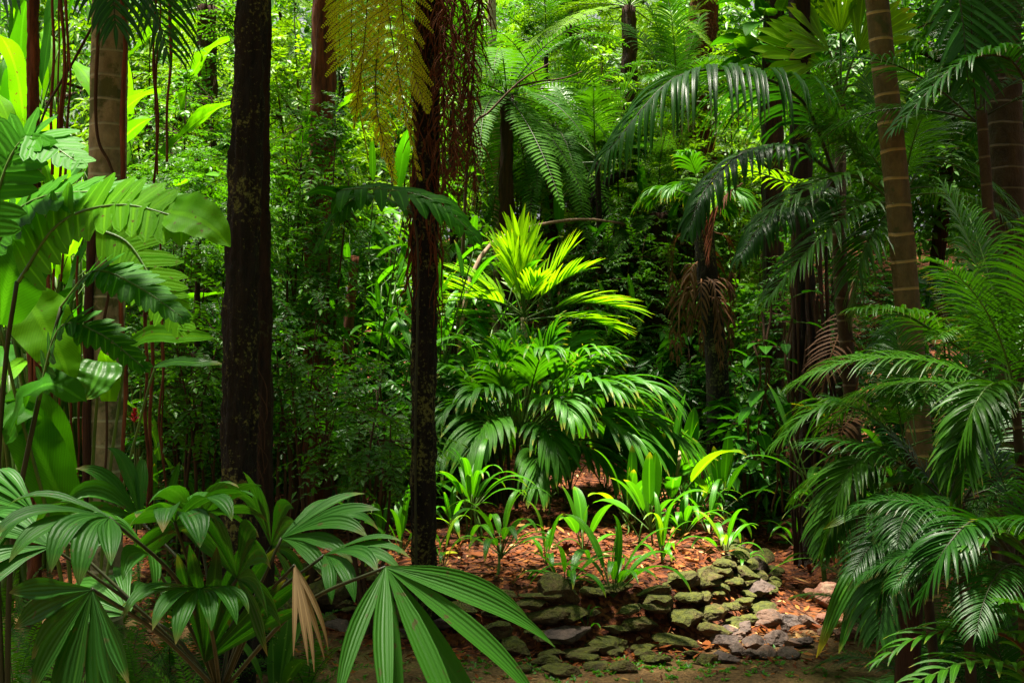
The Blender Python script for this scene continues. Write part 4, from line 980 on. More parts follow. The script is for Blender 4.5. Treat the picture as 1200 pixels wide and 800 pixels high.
def lobed(t, pts, n, l, w, mat, **k):
    kk = dict(ang=8, vee=0.0, droop=.15, pet=.04, prof='lobe', nseg=5, fold=.05, rr=.007, shape=(.75, .4, .35), spread_tip=40, wave=.03); kk.update(k)
    return frond_px(t, pts, n, l, w, [M[mat], M['stalk']], **kk)
t = thing('split_leaved_plant', 'tall plant with huge comb edged leaves reaching in from the left edge', 'plant', G(10, 3.9))
stalk(t, [(8, 840, 3.9), (14, 640, 3.9), (45, 470, 3.85), (72, 360, 3.8)], .010)
stalk(t, [(2, 800, 3.9), (-4, 600, 3.9), (6, 430, 3.8), (20, 330, 3.7)], .010)
lobed(t, [(22, 330, 3.7), (70, 262, 3.6), (140, 240, 3.5), (222, 258, 3.44)], 13, .125, .075, 'aroid_lit', up=(0, -.85, .5), shape=(.8, .4, .75), spread_tip=20)
wide_leaf(t, [(200, 248, 3.46), (225, 254, 3.43), (250, 268, 3.41), (270, 290, 3.4)], .15, 'aroid_lit', 'heart', up=(0, -.85, .5), label='undivided tip of the bright comb edged leaf')
lobed(t, [(-10, 300, 3.75), (30, 240, 3.7), (110, 225, 3.65), (232, 240, 3.6)], 14, .14, .07, 'aroid', up=(0, -.6, .8))
lobed(t, [(112, 268, 4.2), (150, 285, 4.2), (180, 330, 4.15), (214, 384, 4.1)], 13, .14, .05, 'aroid_lit', ang=12, up=(.1, -.95, .3))
lobed(t, [(72, 360, 3.8), (110, 318, 3.7), (160, 335, 3.65), (214, 372, 3.6)], 17, .105, .042, 'aroid', ang=14, up=(0, -.6, .8))
lobed(t, [(45, 470, 3.85), (70, 385, 3.75), (115, 390, 3.7), (168, 430, 3.65)], 16, .10, .042, 'aroid', ang=14, up=(0, -.6, .8))
lobed(t, [(-20, 290, 3.6), (10, 190, 3.6), (40, 160, 3.6), (90, 190, 3.5)], 14, .15, .065, 'aroid', up=(0, -.6, .8))
wide_leaf(t, [(8, 520, 3.85), (30, 470, 3.8), (60, 450, 3.75), (100, 470, 3.7)], .16, 'aroid', 'ovate', up=(0, -.6, .8), wave=.08)
t = thing('broad_leaved_plant', 'plant with smooth heart shaped and oblong leaves under the comb edged leaves', 'plant', G(95, 4.4))
stalk(t, [(100, 780, 4.4), (104, 640, 4.4), (110, 520, 4.4), (116, 440, 4.35)], .008, 'stalk'); stalk(t, [(92, 780, 4.4), (70, 560, 4.4), (50, 420, 4.3), (34, 352, 4.2)], .008, 'stalk'); stalk(t, [(108, 780, 4.4), (128, 560, 4.4), (140, 470, 4.4), (147, 404, 4.4)], .007, 'stalk'); stalk(t, [(108, 780, 4.4), (138, 600, 4.5), (170, 470, 4.5), (182, 430, 4.5)], .006, 'stalk')
stalk(t, [(90, 780, 4.4), (60, 620, 4.3), (20, 470, 4.2), (0, 380, 4.1)], .008, 'stalk')
wide_leaf(t, [(34, 350, 4.2), (50, 380, 4.17), (72, 420, 4.15), (84, 456, 4.15)], .22, 'aroid_lit', 'heart', up=(.2, -.9, .3), label='bright sunlit leaf with a dark torn tip')
wide_leaf(t, [(120, 424, 4.35), (114, 440, 4.3), (107, 455, 4.28), (100, 468, 4.28)], .17, 'clump', 'heart', up=(.1, -.8, .5), label='glossy grey green leaf')
wide_leaf(t, [(146, 408, 4.4), (175, 392, 4.35), (210, 393, 4.3), (250, 395, 4.25)], .085, 'aroid_lit', 'ovate', up=(0, -.9, .4), label='oblong bright leaf pointing right')
wide_leaf(t, [(180, 430, 4.5), (205, 424, 4.45), (230, 425, 4.4), (260, 426, 4.4)], .05, 'clump', 'ovate', up=(0, -.8, .6))
wide_leaf(t, [(128, 470, 4.4), (128, 440, 4.4), (124, 420, 4.4), (120, 408, 4.35)], .09, 'aroid_lit', 'heart', up=(0, -.9, .3))
wide_leaf(t, [(0, 380, 4.1), (10, 330, 4.0), (24, 290, 4.0), (50, 262, 4.0)], .30, 'aroid', 'ovate', up=(.2, -.9, .3), label='big shaded leaf at the left edge')
wide_leaf(t, [(92, 640, 4.4), (60, 560, 4.3), (30, 500, 4.25), (5, 470, 4.2)], .22, 'aroid', 'ovate', up=(.2, -.8, .5))
wide_leaf(t, [(70, 560, 4.4), (40, 490, 4.3), (20, 480, 4.2), (-20, 520, 4.1)], .20, 'aroid', 'heart', up=(.2, -.8, .5))
# climber on the tree fern with a long hanging comb leaf
t = thing('climbing_aroid', 'climber on the slim black trunk with one long comb edged leaf hanging right', 'climber', G(488, 6.2))
stalk(t, [(488, 740, 6.27), (487, 500, 6.26), (490, 300, 6.25), (480, 240, 6.2)], .007)
lobed(t, [(480, 300, 6.2), (420, 260, 6.0), (395, 226, 5.9), (400, 224, 5.8)][1:3] + [(450, 222, 5.7), (510, 236, 5.6), (556, 276, 5.55)], 12, .20, .075, 'aroid', ang=25, droop=1.3, up=(0, -.5, .85))
lobed(t, [(482, 250, 6.2), (440, 228, 6.0), (405, 240, 5.9), (372, 290, 5.9)], 9, .12, .06, 'aroid', ang=25, droop=1.0, up=(0, -.5, .85))

# banana-like plants, back left
def banana(px, d, top, label, n, lib, sc=1.0, group=None):
    p = G(px, d); h = zpx(top, d) - p.z
    t = thing('banana_plant', label, 'plant', p, group)
    for i in range(n):
        a = i * 2.39996 + jit(.3); hh = h * (.35 + .6 * (1 - i / n)); mb = MB(); q = p + V(math.cos(a) * .2, math.sin(a) * .2, hh * .8)
        tube(mb, bez([p + V(jit(.1), jit(.1), -.03), p + V(math.cos(a) * .06, math.sin(a) * .06, hh * .4), q], 8), .022, .014, 8); mb.build('stem', M['stalk'], t)
        put('leaf', LIB[lib][min(4, i * 5 // n)], t, q - p, (jit(.25), jit(.25), a), sc * rnd.uniform(.85, 1.15))
    return t
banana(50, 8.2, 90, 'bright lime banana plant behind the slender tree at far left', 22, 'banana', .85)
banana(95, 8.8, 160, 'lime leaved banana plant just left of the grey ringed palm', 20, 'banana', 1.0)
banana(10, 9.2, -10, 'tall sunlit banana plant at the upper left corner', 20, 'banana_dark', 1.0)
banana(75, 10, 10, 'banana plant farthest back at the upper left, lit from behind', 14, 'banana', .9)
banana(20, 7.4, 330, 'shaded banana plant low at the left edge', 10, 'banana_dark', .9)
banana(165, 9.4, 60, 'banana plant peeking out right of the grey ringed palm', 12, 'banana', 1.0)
# ------------------------------------------------------------------ palms on the right
PD = [M['palm_dark'], M['stalk_dark']]
pth = [G(1086, 6.0, -.05), at(1082, 590, 6.0), at(1067, 400, 6.0), at(1052, 230, 6.0), at(1036, 80, 6.0), at(1022, -60, 6.0), at(1005, -260, 6.0)]
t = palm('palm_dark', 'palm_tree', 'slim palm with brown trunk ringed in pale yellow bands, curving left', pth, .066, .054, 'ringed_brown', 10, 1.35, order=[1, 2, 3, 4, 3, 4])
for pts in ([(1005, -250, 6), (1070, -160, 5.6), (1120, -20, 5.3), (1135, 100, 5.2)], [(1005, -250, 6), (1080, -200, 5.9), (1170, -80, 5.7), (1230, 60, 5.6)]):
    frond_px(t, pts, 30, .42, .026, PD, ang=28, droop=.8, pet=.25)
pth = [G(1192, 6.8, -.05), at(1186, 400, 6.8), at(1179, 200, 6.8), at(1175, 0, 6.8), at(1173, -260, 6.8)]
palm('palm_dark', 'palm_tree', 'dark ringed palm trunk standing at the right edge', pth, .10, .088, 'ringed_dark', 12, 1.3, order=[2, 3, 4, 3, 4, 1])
# big arching frond and its palm
pth = [G(1010, 6.9, -.05), at(1000, 500, 6.9), at(985, 330, 6.9), at(978, 210, 6.9)]
t = palm('palm', 'palm_tree', 'feather palm whose long arching fronds reach left over the middle of the clearing', pth, .045, .035, 'ringed_dark', 3, .42, order=[0, 0, 1], shaft=False)
A = (978, 205, 6.9)
for pts, n, l in (([A, (940, 118, 6.6), (870, 86, 6.3), (790, 92, 6.0), (712, 178, 5.8)], 50, .66), ([A, (930, 172, 6.7), (870, 180, 6.5), (825, 225, 6.3), (808, 268, 6.2)], 34, .30),
                  ([A, (950, 240, 6.5), (905, 250, 6.2), (868, 300, 6.0)], 28, .30)):
    frond_px(t, pts, n, l, .030, PD, ang=30, vee=.1, droop=2.3, pet=.12, rr=.012, nseg=6, late=.6)
frond_px(t, [A, (930, 215, 6.9), (870, 200, 6.9), (838, 240, 6.9)], 24, .26, .03, [M['lime'], M['stalk']], label='yellowing frond with brown tips', ang=30, droop=1.2, pet=.2)
# feather palms in front
def clumping(label, centre, sc, n, lib='palm', order=None, base_px=None, extra=(), r=.032, l=.3, wl=.018, az0=None):
    c = at(*centre); px = base_px or centre[0] + 18
    b = G(px, centre[2], -.04)
    t = palm(lib, 'feather_palm', label, [b, b.lerp(c, .5) + V(.02, .02, 0), c], r, r * .8, 'ringed_dark', n, sc, order=order, shaft=False, az0=az0)
    for pts in extra: frond_px(t, pts, 34, l, wl, PV if lib == 'palm' else PD, ang=32, vee=.2, droop=1.25, pet=.16, rr=.008, nseg=5)
    return t
C1 = (1050, 240, 6.35)
clumping('feather palm crown spreading level in front of the yellow banded trunk', C1, .48, 8, 'palm', [0, 1, 2, 3, 3, 4], 1092,
         [[C1, (1000, 205, 6.2), (940, 225, 6.0), (884, 262, 5.9)], [C1, (1010, 190, 6.4), (985, 160, 6.4), (950, 150, 6.4)], [C1, (1090, 190, 6.4), (1150, 210, 6.3), (1200, 260, 6.2)], [C1, (1010, 240, 6.1), (950, 290, 5.9), (900, 350, 5.8)], [C1, (1035, 255, 6.2), (1010, 300, 6.1), (1000, 370, 6.1)], [C1, (1080, 170, 6.5), (1090, 140, 6.6), (1085, 100, 6.6)]], .028, .30, .02)
C2 = (1160, 430, 5.0)
clumping('feather palm at mid height right of the yellow banded trunk', C2, .42, 6, 'palm', [0, 1, 2, 3, 4, 3], 1160,
         [[C2, (1090, 385, 4.8), (1050, 365, 4.7), (1003, 362, 4.6)], [C2, (1110, 440, 4.7), (1090, 455, 4.6), (1082, 470, 4.5)], [C2, (1160, 380, 4.9), (1190, 380, 4.8), (1230, 410, 4.7)]], .026, .21, .016)
C3 = (1065, 525, 4.9)
clumping('feather palm with long fronds sweeping down to the left over the gully', C3, .34, 7, 'palm', [0, 1, 2, 3, 4, 4], 1100,
         [[C3, (1030, 525, 4.7), (990, 560, 4.6), (966, 645, 4.6)], [C3, (1010, 480, 4.9), (960, 480, 4.9), (910, 520, 4.9)], [C3, (1020, 540, 4.8), (985, 590, 4.7), (968, 640, 4.65)]], .022, .24, .019)
C4 = (1120, 590, 4.5)
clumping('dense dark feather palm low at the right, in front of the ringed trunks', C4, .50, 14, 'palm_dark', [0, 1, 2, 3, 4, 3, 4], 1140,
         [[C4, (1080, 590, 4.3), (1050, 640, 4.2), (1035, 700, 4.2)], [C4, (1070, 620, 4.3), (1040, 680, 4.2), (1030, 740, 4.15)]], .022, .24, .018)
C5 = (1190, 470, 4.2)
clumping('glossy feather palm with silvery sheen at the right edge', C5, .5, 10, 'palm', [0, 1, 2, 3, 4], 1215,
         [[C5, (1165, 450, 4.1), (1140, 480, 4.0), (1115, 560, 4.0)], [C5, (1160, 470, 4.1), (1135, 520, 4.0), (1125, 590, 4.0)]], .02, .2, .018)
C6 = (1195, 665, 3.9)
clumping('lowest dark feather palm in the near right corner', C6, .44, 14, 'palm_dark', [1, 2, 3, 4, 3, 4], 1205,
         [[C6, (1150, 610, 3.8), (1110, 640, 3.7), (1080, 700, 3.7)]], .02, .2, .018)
C7 = (1150, 130, 5.6)
clumping('tall feather palm high at the right edge with one frond arching left', C7, .62, 10, 'palm_dark', [0, 1, 2, 3], 1185,
         [[(1215, 120, 5.3), (1180, 68, 5.2), (1120, 78, 5.1), (1048, 152, 5.0)]], .03, .26, .021)
for px, d, sc, n, lab in [(1085, 5.6, .5, 14, 'low dark palm thicket behind the crinkled fern'), (1150, 5.2, .52, 15, 'low dark palm filling the ground between the feather palm stems'), (1195, 4.7, .45, 14, 'low dark palm at the right edge under the silvery one'), (1120, 4.5, .36, 14, 'lowest small palm beside the arching plant at the lower right'), (1060, 6.3, .45, 12, 'low dark palm at the foot of the yellow banded trunk')]:
    rosette('palm_dark', 'frond', 'low_palm', lab, 'palm', G(px, d), n, sc, order=[0, 1, 2, 3, 4, 2, 3])
# long wavy edged leaves hanging over the gully
t = thing('birdsnest_fern', 'fern with long crinkled strap leaves hanging over the stony gully', 'fern', G(1062, 4.6))
for pts, w in (([(1065, 640, 4.6), (1030, 640, 4.50), (990, 690, 4.40), (957, 770, 4.40)], .075), ([(1065, 645, 4.6), (1035, 660, 4.45), (1005, 700, 4.40), (983, 765, 4.35)], .07), ([(1068, 650, 4.6), (1050, 665, 4.50), (1025, 700, 4.40), (1008, 745, 4.35)], .065), ([(1065, 640, 4.6), (1040, 590, 4.60), (1010, 595, 4.50), (965, 620, 4.45)], .06), ([(1070, 640, 4.6), (1080, 570, 4.60), (1060, 560, 4.60), (1035, 570, 4.50)], .07), ([(1070, 640, 4.6), (1095, 590, 4.60), (1100, 560, 4.60), (1090, 530, 4.60)], .07)):
    wide_leaf(t, pts, w * 1.15, 'clump', 'strap', up=(0, -.75, .65), wave=.13)
mb = MB(); b = t.location; tube(mb, [b - V(0, 0, .03), b + V(0, 0, .25), at(1068, 650, 4.6)], .05, .04, 10, 0, .5, .4); mb.build('rootstock', M['brown_bark'], t)
t = thing('arching_plant', 'near plant with an arching stem of broad blades at the lower right corner', 'plant', G(1210, 3.9))
frond_px(t, [(1225, 830, 3.9), (1200, 760, 3.8), (1150, 738, 3.75), (1080, 745, 3.7), (1030, 775, 3.7)], 13, .16, .03, [M['clump'], M['dead']], ang=35, droop=.9, pet=.2, nseg=6, prof='lance')
frond_px(t, [(1225, 850, 3.9), (1200, 790, 3.7), (1140, 775, 3.6), (1070, 800, 3.5)], 11, .18, .035, [M['clump'], M['stalk']], ang=35, droop=.9, pet=.2, nseg=6, prof='lance')
frond_px(t, [(1225, 830, 3.9), (1215, 680, 3.8), (1180, 625, 3.7), (1130, 640, 3.65)], 12, .15, .028, [M['clump'], M['stalk']], ang=35, droop=.9, pet=.2, nseg=6, prof='lance')
frond_px(t, [(1225, 830, 3.9), (1230, 760, 3.7), (1215, 715, 3.6), (1180, 705, 3.5)], 9, .16, .035, [M['clump'], M['stalk']], ang=35, droop=.9, pet=.2, nseg=6, prof='lance')

# root wrapped trunk with heart leaved vines
t, P = mid_tree('root wrapped trunk hung with vines and dry brown fronds, left of the feather palms', [G(952, 9.0, -.05), at(948, 480, 9), at(940, 300, 9), at(938, 100, 9), at(936, -120, 9)], .09, .07, 'dark_bark', 'crown', 1.2, 1.8)
for k in range(16):
    a = -1.57 + jit(1.5); q0 = at(944, 330 + jit(60), 9) + V(math.cos(a) * .15, math.sin(a) * .15, 0); q1 = G(952, 9.0) + V(math.cos(a) * .22, math.sin(a) * .22, -.03)
    mb = MB(); tube(mb, bez([q0, q0.lerp(q1, .35) + V(jit(.06), jit(.05), 0), q0.lerp(q1, .7) + V(jit(.06), jit(.05), 0), q1], 14), rnd.uniform(.008, .022), .008, 6, 0, .5, .3); mb.build('root', M['brown_bark'], t)
for k, (px, a, b, n) in enumerate([(893, 365, 560, 9), (905, 350, 600, 8), (918, 380, 600, 9), (930, 330, 560, 7), (882, 400, 540, 7)]):
    creeper(['brown vine with heart leaves hanging farthest left of the root wrapped trunk', 'looping vine with small heart leaves left of the root wrapped trunk', 'vine with large heart leaves just in front of the root wrapped trunk',
             'vine hugging the root wrapped trunk with few heart leaves', 'short leafy vine left of the looping vine'][k], [(px, a, 8.4), (px + 8 - 16 * (k % 2), a * .6 + b * .4, 8.35), (px - 6 + 12 * (k % 2), a * .3 + b * .7, 8.4), (px + 3, b, 8.5)], .009, 'twig', 'vine', 'vine', None, .06, n, 'heart', .62)
def loose_frond(label, pts, l, w, mats, n=22, **k):
    t = thing('dry_frond', label, 'palm frond', at(*pts[-1])); mb = MB(); pinnate(mb, px_path(pts), n, l, w, **k); mb.build('leaf_blade', mats, t); return t
loose_frond('dry brown frond caught among the vines, left of the yellow banded trunk', [(1000, 330, 7.2), (985, 385, 7.0), (970, 430, 6.9), (960, 480, 6.9)], .20, .015, [M['dead'], M['dead']], ang=20, droop=.8)
loose_frond('second dry brown frond hanging lower, above the gully', [(1005, 440, 6.9), (1000, 480, 6.8), (985, 510, 6.7), (972, 560, 6.7)], .18, .015, [M['dead'], M['dead']], ang=20, droop=.8)
loose_frond('small yellow frond sticking out left of the sweeping feather palm', [(985, 500, 6.6), (965, 488, 6.5), (945, 478, 6.5), (930, 474, 6.5)], .06, .016, [M['fern_gold'], M['stalk']], 10, droop=.3)
loose_frond('rust red dead fronds hanging below the arching palm frond', [(870, 215, 9.6), (850, 230, 9.5), (838, 255, 9.5), (832, 300, 9.5)], .3, .022, [M['dead_red'], M['dead']], 18, ang=40, droop=1.6)

# yellow pleated palm leaf, backlit
p = G(985, 9.2); t = thing('broad_leaf_palm', 'palm with glowing yellow green pleated leaves behind the arching fronds', 'palm', p)
c = at(985, 120, 9.2); mb = MB(); tube(mb, [p - V(0, 0, .05), p.lerp(c, .5), c], .05, .04, 12, 0, .5, .1); mb.build('trunk', M['ringed_dark'], t)
for hub, ax, L in (((962, 72, 9.0), (-.9, -.2, .15), .55), ((972, 60, 9.0), (-.75, -.25, .5), .5), ((968, 95, 9.0), (-.85, -.3, -.15), .45), ((1005, 60, 9.2), (.5, -.2, .7), .5), ((1000, 100, 9.1), (.8, -.3, .1), .5), ((985, 40, 9.3), (-.1, -.2, .9), .5)):
    mb = MB(); fan(mb, at(*hub), V(*ax), V(-.1, -.8, .5).normalized(), L, 9, 48, .6, .5, .05, (.85, 1)); o = mb.build('frond', [M['lime'], M['stalk']], t)
    mb = MB(); tube(mb, bez([c, c.lerp(at(*hub), .5) + V(0, 0, .05), at(*hub)], 8), .012, .008, 6); mb.build('petiole', M['stalk'], o)

# ------------------------------------------------------------------ shrubs of the middle distance, left to right
B = [
 ('fine', 205, 9.0, 30, 75, 'tall small leaved shrub glowing green between the ringed palm and the black trunk'),
 ('fine', 255, 9.8, -20, 75, 'lime topped small leaved shrub touching the black trunk on its left'),
 ('fine_lime', 175, 10.5, -40, 80, 'sunlit shrub filling the gap right of the ringed palm at the top'),
 ('fine_dark', 215, 8.2, 270, 70, 'dark small leaved shrub at mid height right of the ringed palm'),
 ('fine_dark', 262, 7.8, 420, 60, 'low shaded shrub left of the black trunk'),
 ('fine', 345, 8.6, 60, 62, 'small leaved shrub just right of the black trunk, bright at its top'),
 ('fine_lime', 350, 10.4, -60, 85, 'sunlit leafy shrub high behind the black trunk'),
 ('fine_dark', 332, 7.6, 330, 26, 'dark fine leaved shrub right of the black trunk at mid height'),
 ('fine_dark', 432, 7.9, 400, 45, 'dark spreading shrub with level sprays left of the slim tree fern'),
 ('fine', 440, 8.2, 465, 68, 'low green shrub with level sprays reaching the slim tree fern'),
 ('fine', 385, 8.4, 120, 45, 'slender green shrub veiling the red brown tree'),
 ('broad_dark', 340, 9.4, 380, 60, 'shaded broad leaved shrub behind the red brown tree'),
 ('broad', 395, 10.4, 150, 70, 'broad leaved shrub behind the golden fronds'),
 ('fine_lime', 450, 11.5, 20, 85, 'bright yellow green shrub behind the golden fronds of the slim tree fern'),
 ('broad', 455, 10.2, 240, 60, 'glossy broad leaved shrub left of the slim tree fern'),
 ('broad', 535, 11.0, 210, 55, 'leafy shrub right of the slim tree fern above the palm clump'),
 ('fine_lime', 545, 13.5, 10, 80, 'sunlit shrub at top centre beside the withered rusty fronds'),
 ('fine_lime', 625, 14.2, 5, 85, 'pale green shrub above the hanging tree fern fronds'),
 ('fine_lime', 700, 13.2, 55, 95, 'wide sunlit shrub with layered sprays right of the tree ferns'),
 ('fine_lime', 690, 16, -30, 110, 'taller yellow green shrub behind the layered one'),
 ('fine', 738, 13.0, 66, 45, 'green shrub with fine sprays below the bright lime tree fern'),
 ('fine', 605, 13.4, 60, 50, 'green shrub filling the space behind the hanging tree fern fronds'),
 ('fine', 735, 12.2, 228, 75, 'low lacy shrub on the bank below the arching palm frond'),
 ('fine', 690, 12.0, 270, 50, 'small lacy shrub left of the dark stump'),
 ('fine_lime', 790, 14.8, 20, 95, 'sunlit shrub left of the rust coloured trunk'),
 ('fine_lime', 815, 12.6, 95, 55, 'layered bright shrub hiding the foot of the rust coloured trunk'),
 ('fine_lime', 860, 13.6, 30, 80, 'bright shrub between the rust coloured trunk and the climber covered one'),
 ('fine', 790, 13.2, 150, 70, 'green shrub behind the tip of the arching palm frond'),
 ('fine', 870, 12.4, 190, 70, 'green shrub under the arching frond near the shaggy palm'),
 ('broad', 880, 11.8, 330, 60, 'leafy shrub right of the shaggy palm trunk'),
 ('broad_dark', 800, 11.6, 380, 60, 'dark leafy shrub left of the shaggy palm trunk'),
 ('broad_dark', 720, 11.4, 400, 50, 'dark shrub behind the right side of the glossy clump'),
 ('broad_dark', 880, 10.2, 430, 50, 'dark shrub at the back of the bed near the vines'),
 ('fine_dark', 960, 10.6, 220, 90, 'shaded shrub behind the root wrapped trunk'),
 ('fine_dark', 1010, 9.4, 420, 80, 'dark shrub behind the yellow banded trunk'),
 ('broad_dark', 1100, 9.2, 300, 110, 'dark leafy shrub between the two ringed trunks'),
 ('fine_dark', 1190, 8.6, 380, 110, 'dark shrub behind the right edge trunk'),
 ('fine_dark', 1040, 8.2, 560, 80, 'low dark shrub behind the sweeping feather palm'),
 ('fine_dark', 1130, 7.6, 560, 90, 'low dark shrub behind the dense dark feather palm'),
 ('broad_dark', 300, 11.2, 330, 80, 'shaded shrub far behind the black trunk'),
 ('broad_dark', 160, 10.4, 330, 90, 'shaded shrub far behind the ringed palm'),
 ('broad_dark', 60, 11, 330, 100, 'shaded shrub deep behind the far left trunk'),
 ('broad_dark', 500, 9.6, 440, 50, 'shaded shrub behind the slim black trunk'),
 ('broad_dark', 545, 10.4, 400, 50, 'shaded shrub behind the left side of the glossy clump'),
]
for kind, px, d, top, rpx, lab in B: bush(kind, px, d, top, rpx, lab, z0=.42 if px in (332, 385, 345, 432, 440) else .03)
bush('fine', 432, 6.75, 415, 95, 'level sprayed shrub whose twigs cross in front of the slim black trunk', z0=.5)
bush('fine', 372, 7.3, 350, 50, 'open shrub with level sprays right of the black trunks at mid height', z0=.55)
bush('fine', 225, 7.4, 250, 50, 'open fine leaved shrub nearest the black trunk on its left', z0=.4)
for px, d, top, lab, lib in [(430, 9.0, 330, 'leafy canes left of the slim tree fern at mid height', 'ginger'), (468, 9.4, 300, 'bright leafy canes touching the slim tree fern', 'ginger'), (525, 9.8, 330, 'leafy canes between the slim tree fern and the yellow palm', 'ginger'),
                             (405, 9.2, 250, 'tall leafy canes right of the red brown tree', 'ginger'), (330, 9.9, 480, 'leafy canes low behind the thin brown tree', 'ginger_dark'), (560, 11.4, 270, 'leafy canes behind the yellow palm on its left', 'ginger'),
                             (440, 8.6, 520, 'low shaded canes left of the slim black trunk', 'ginger_dark'), (200, 7.6, 560, 'low canes with narrow leaves beside the ringed palm', 'ginger'), (700, 11.8, 350, 'dark leafy canes behind the yellow palm on its right', 'ginger_dark'), (1000, 8.0, 520, 'dark canes behind the sweeping feather palm', 'ginger_dark')]:
    p = G(px, d); stalk_plant(lib, 'leafy_canes', lab, 'plant', p, max(.4, zpx(top, d) - p.z), 7, 8, .85, spread=.35, lean=.22)
banana(330, 10.6, 70, 'large leaved plant high behind the thick black trunk on its right', 10, 'banana', .7)
banana(455, 11.2, 150, 'large leaved plant behind the climber leaf of the slim tree fern', 10, 'banana_dark', .7)
banana(655, 12.4, 235, 'large leaved plant beneath the second tree fern', 9, 'banana_dark', .6)
banana(760, 12.9, 200, 'large leaved plant right of the thick forked limb', 9, 'banana_dark', .7)
for px, d, top, sc, lab in [(700, 12.3, 190, .8, 'feathery palm between the second tree fern and the forked limb'), (795, 13.2, 120, .8, 'feathery palm behind the tip of the big arching frond'), (530, 12.2, 130, .75, 'feathery palm behind the rusty withered fronds'), (640, 14.6, 60, .9, 'feathery palm above the leaning rust coloured trunk'), (400, 11.6, 90, .8, 'feathery palm behind the lowest golden fronds')]:
    b = G(px, d, -.04); c = at(px, top, d); palm('palm', 'feather_palm', lab, [b, b.lerp(c, .5) + V(jit(.05), 0, 0), c], .035, .028, 'dark_bark', 10, sc, order=[0, 1, 2, 3, 4, 2, 3], shaft=False)
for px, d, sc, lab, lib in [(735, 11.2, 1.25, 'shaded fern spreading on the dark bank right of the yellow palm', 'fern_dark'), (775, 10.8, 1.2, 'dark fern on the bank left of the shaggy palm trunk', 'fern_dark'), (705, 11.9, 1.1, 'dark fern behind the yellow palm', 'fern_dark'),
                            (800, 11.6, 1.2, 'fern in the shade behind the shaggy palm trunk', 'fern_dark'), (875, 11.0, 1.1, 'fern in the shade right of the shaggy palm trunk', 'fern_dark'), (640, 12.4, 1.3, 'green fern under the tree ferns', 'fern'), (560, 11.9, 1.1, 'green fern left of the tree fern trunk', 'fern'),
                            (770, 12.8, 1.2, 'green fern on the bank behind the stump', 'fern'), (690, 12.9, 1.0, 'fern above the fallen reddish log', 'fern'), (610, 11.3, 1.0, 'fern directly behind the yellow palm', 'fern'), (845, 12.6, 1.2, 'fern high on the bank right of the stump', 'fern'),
                            (60, 4.6, .62, 'low green fern under the fan palm at the left edge', 'fern'), (110, 4.9, .55, 'low green fern right of the one at the left edge', 'fern'), (190, 4.7, .55, 'low green fern under the middle of the fan palm', 'fern'), (20, 5.4, .6, 'fern behind the fan palm at the left edge', 'fern'), (150, 5.6, .6, 'fern at the foot of the ringed palm', 'fern')]:
    rosette(lib, 'frond', 'fern', lab, 'fern', G(px, d), 14, sc)
for px, d in [(30, 4.3), (75, 5.1), (130, 4.4), (170, 5.2), (215, 5.0), (240, 4.5), (45, 5.8), (95, 6.0), (200, 5.9), (255, 5.5), (10, 6.4), (330, 5.9), (360, 5.5), (140, 6.8)]:
    rosette('fern_dark' if px % 2 else 'fern', 'frond', 'fern', 'one of the low ferns filling the dim ground under and behind the fan palm', 'fern', G(px, d), 13, rnd.uniform(.45, .62), 'low ferns under the fan palm')
t = rosette('heart', 'leaf', 'speckled_plant', 'low plant with pale speckled leaves at the bottom edge left of centre', 'plant', G(330, 4.9), 9, .8, mat=M['variegated'])
t = rosette('paddle', 'leaf', 'speckled_plant', 'taller speckled leaf plant behind the low speckled one', 'plant', G(322, 5.2), 6, .8, mat=M['variegated'])
# trees closing the back of the clearing
for i, (px, d, top, rc, hc, kind) in enumerate([(-150, 15, -250, 2.6, 3.6, 'crown'), (40, 16, -160, 2.4, 4.2, 'crown'), (190, 15, -90, 2.2, 4.4, 'crown_lime'), (330, 17, -170, 2.5, 4.4, 'crown'), (440, 19, -120, 2.4, 4.2, 'crown_lime'), (560, 18, -100, 2.3, 3.6, 'crown'),
                                               (650, 21, -140, 2.6, 4.2, 'crown_lime'), (760, 19, -60, 2.4, 3.6, 'crown'), (880, 20, -110, 2.6, 4.4, 'crown_lime'), (980, 17, -160, 2.6, 4.6, 'crown'), (1090, 16, -180, 2.6, 5.0, 'crown'), (1220, 15, -220, 2.7, 5.2, 'crown'), (1350, 15, -220, 2.7, 5.2, 'crown'),
                                               (540, 24, -60, 3, 5, 'crown'), (820, 25, -60, 3, 5, 'crown'), (300, 24, -60, 3, 6, 'crown'), (90, 24, -60, 3.2, 6.5, 'crown'), (1000, 24, -60, 3.2, 6, 'crown'), (1180, 23, -100, 3.2, 6.5, 'crown')]):
    p = G(px, d, -.05); tree(kind, 'tree', 'leafy tree in the green mass closing the back of the clearing', 'tree', p, zpx(top, d) - p.z, rc, max(hc, (zpx(top, d) - p.z) * .86), .09, group='trees closing the back of the clearing', lean=(jit(.4), jit(.3)))
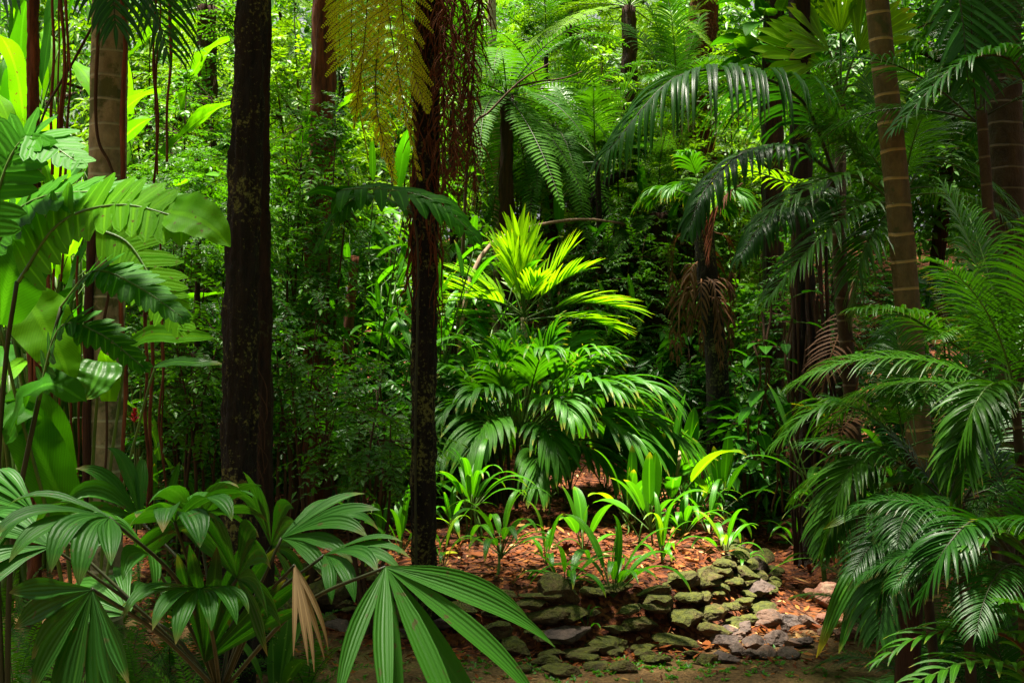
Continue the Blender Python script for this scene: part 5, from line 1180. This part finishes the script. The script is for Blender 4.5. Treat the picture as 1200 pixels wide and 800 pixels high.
# undergrowth that reads as one mass
mb = MB()
for k in range(13000):
    y = rnd.uniform(9.8, 24); x = rnd.uniform(-.5 * y, .5 * y)
    if k > 9000: y = rnd.uniform(5.2, 13); x = rnd.uniform(2.7, 6.5) + .1 * y
    if y < 11.5 and sdist(x, y) > -.2 and -1.2 < x < 1.8: continue
    if noise.noise(V(x * .8, y * .8, 5)) < -.25: continue
    p = V(x, y, H(x, y) + rnd.random() ** 2 * (.5 if k < 9000 else 1.1))
    for q in range(3):
        a = rnd.random() * 6.28; kite(mb, p, V(math.cos(a), math.sin(a), rnd.uniform(-.3, .6)).normalized(), V(jit(.4), jit(.4), 1).normalized(), rnd.uniform(.08, .2), rnd.uniform(.04, .08), rnd.random())
o = mb.build('undergrowth', [M['shrub_dark'], M['twig']]); o['kind'] = 'stuff'; tag(o, 'low leafy undergrowth covering the slope behind the bed', 'undergrowth')
# unseen leaf canopy added to shade viewpoint and both sides, open above the bed
mb = MB()
for k in range(21000):
    x, y = rnd.uniform(-9, 9), rnd.uniform(-9, 12.5)
    if k > 14500 and x < 1.2: continue
    if y > 5.4 and -1.9 < x < -.25: continue
    if -2.4 < x < -1.6 and 3.5 < y < 4.7: continue  # gap shaped to let sun onto the left leaves
    if y > 6.6 and -2.8 < x < 1.5 and not (10.6 < y < 12 and x > .1): continue  # strip kept closed to darken the bank right of centre
    if y > 7.2 and x < 0: continue
    if y > 9.4 and x < 1.3 and not (10.6 < y < 12 and x > .1): continue
    p = V(x, y, 5.6 + 1.6 * noise.noise(V(x * .5, y * .5, 2)) + rnd.random() * 1.6 + .12 * max(0, y))
    if noise.noise(V(x * .9, y * .9, 8)) < -.3: continue
    a = rnd.random() * 6.28; d = V(math.cos(a), math.sin(a), -.3 + jit(.3)).normalized()
    kite(mb, p, d, V(jit(.5), jit(.5), 1).normalized(), rnd.uniform(.25, .5), rnd.uniform(.12, .22), rnd.random())
o = mb.build('shade_canopy', [M['shrub_dark'], M['twig']]); o['kind'] = 'stuff'; tag(o, 'unseen leafy canopy added above the viewpoint to shade the scene', 'canopy')
# red ginger flower
p = at(158, 492, 6.9); t = thing('ginger_flower', 'single red ginger flower on a stem right of the ringed palm', 'flower', G(160, 6.9)); stalk(t, [(160, 640, 6.9), (159, 560, 6.9), (158, 500, 6.9)], .006, 'stalk')
mb = MB()
for k in range(22):
    a = k * 2.4; z = k * .0035; blade(mb, p + V(0, 0, z - .02), V(math.cos(a), math.sin(a), .7 + .05 * k), V(-math.cos(a), -math.sin(a), .7), .05 - .0012 * k, .022, .3, 3, .3, 'ovate')
mb.build('bloom', [M['flower'], M['stalk']], t)

# ------------------------------------------------------------------ light, camera, render
w = bpy.data.worlds.new('World'); scene.world = w; w.use_nodes = True
nt_ = w.node_tree; bg = nt_.nodes['Background']; sky = nt_.nodes.new('ShaderNodeTexSky'); sky.sky_type = 'NISHITA'; sky.sun_disc = False
SUN = V(-.12, .06, .98).normalized()
el = math.asin(SUN.z); rot = math.atan2(SUN.x, SUN.y)
sky.sun_elevation = el; sky.sun_rotation = rot; sky.dust_density = 6.0; sky.air_density = 1.0; sky.ozone_density = .2
hs = nt_.nodes.new('ShaderNodeHueSaturation'); hs.inputs['Saturation'].default_value = .15; hs.inputs['Value'].default_value = .65     # overcast: the blue is veiled by cloud
nt_.links.new(sky.outputs[0], hs.inputs['Color']); nt_.links.new(hs.outputs[0], bg.inputs[0]); bg.inputs[1].default_value = .05
sl = bpy.data.lights.new('sun', 'SUN'); sl.energy = 5.0; sl.angle = math.radians(7); sl.color = (1, .93, .78)
so = bpy.data.objects.new('sun', sl); COL.objects.link(so); so.rotation_euler = SUN.to_track_quat('Z', 'Y').to_euler(); so.location = SUN * 30
cam = bpy.data.cameras.new('camera'); co = bpy.data.objects.new('camera', cam); COL.objects.link(co)
co.location = (0, 0, EYE); co.rotation_euler = (math.radians(90) + PITCH, 0, 0)
cam.sensor_width = 36; cam.lens = F / 1200 * 36; cam.clip_start = .05; cam.clip_end = 600
scene.camera = co
vs = scene.view_settings; vs.view_transform = 'Standard'; vs.look = 'None'; vs.exposure = 2.35; vs.gamma = 1; vs.use_curve_mapping = False
cy = scene.cycles
cy.max_bounces = 7; cy.diffuse_bounces = 4; cy.glossy_bounces = 2; cy.transmission_bounces = 4; cy.transparent_max_bounces = 4
cy.caustics_reflective = False; cy.caustics_refractive = False; cy.use_denoising = True; cy.sample_clamp_indirect = 6
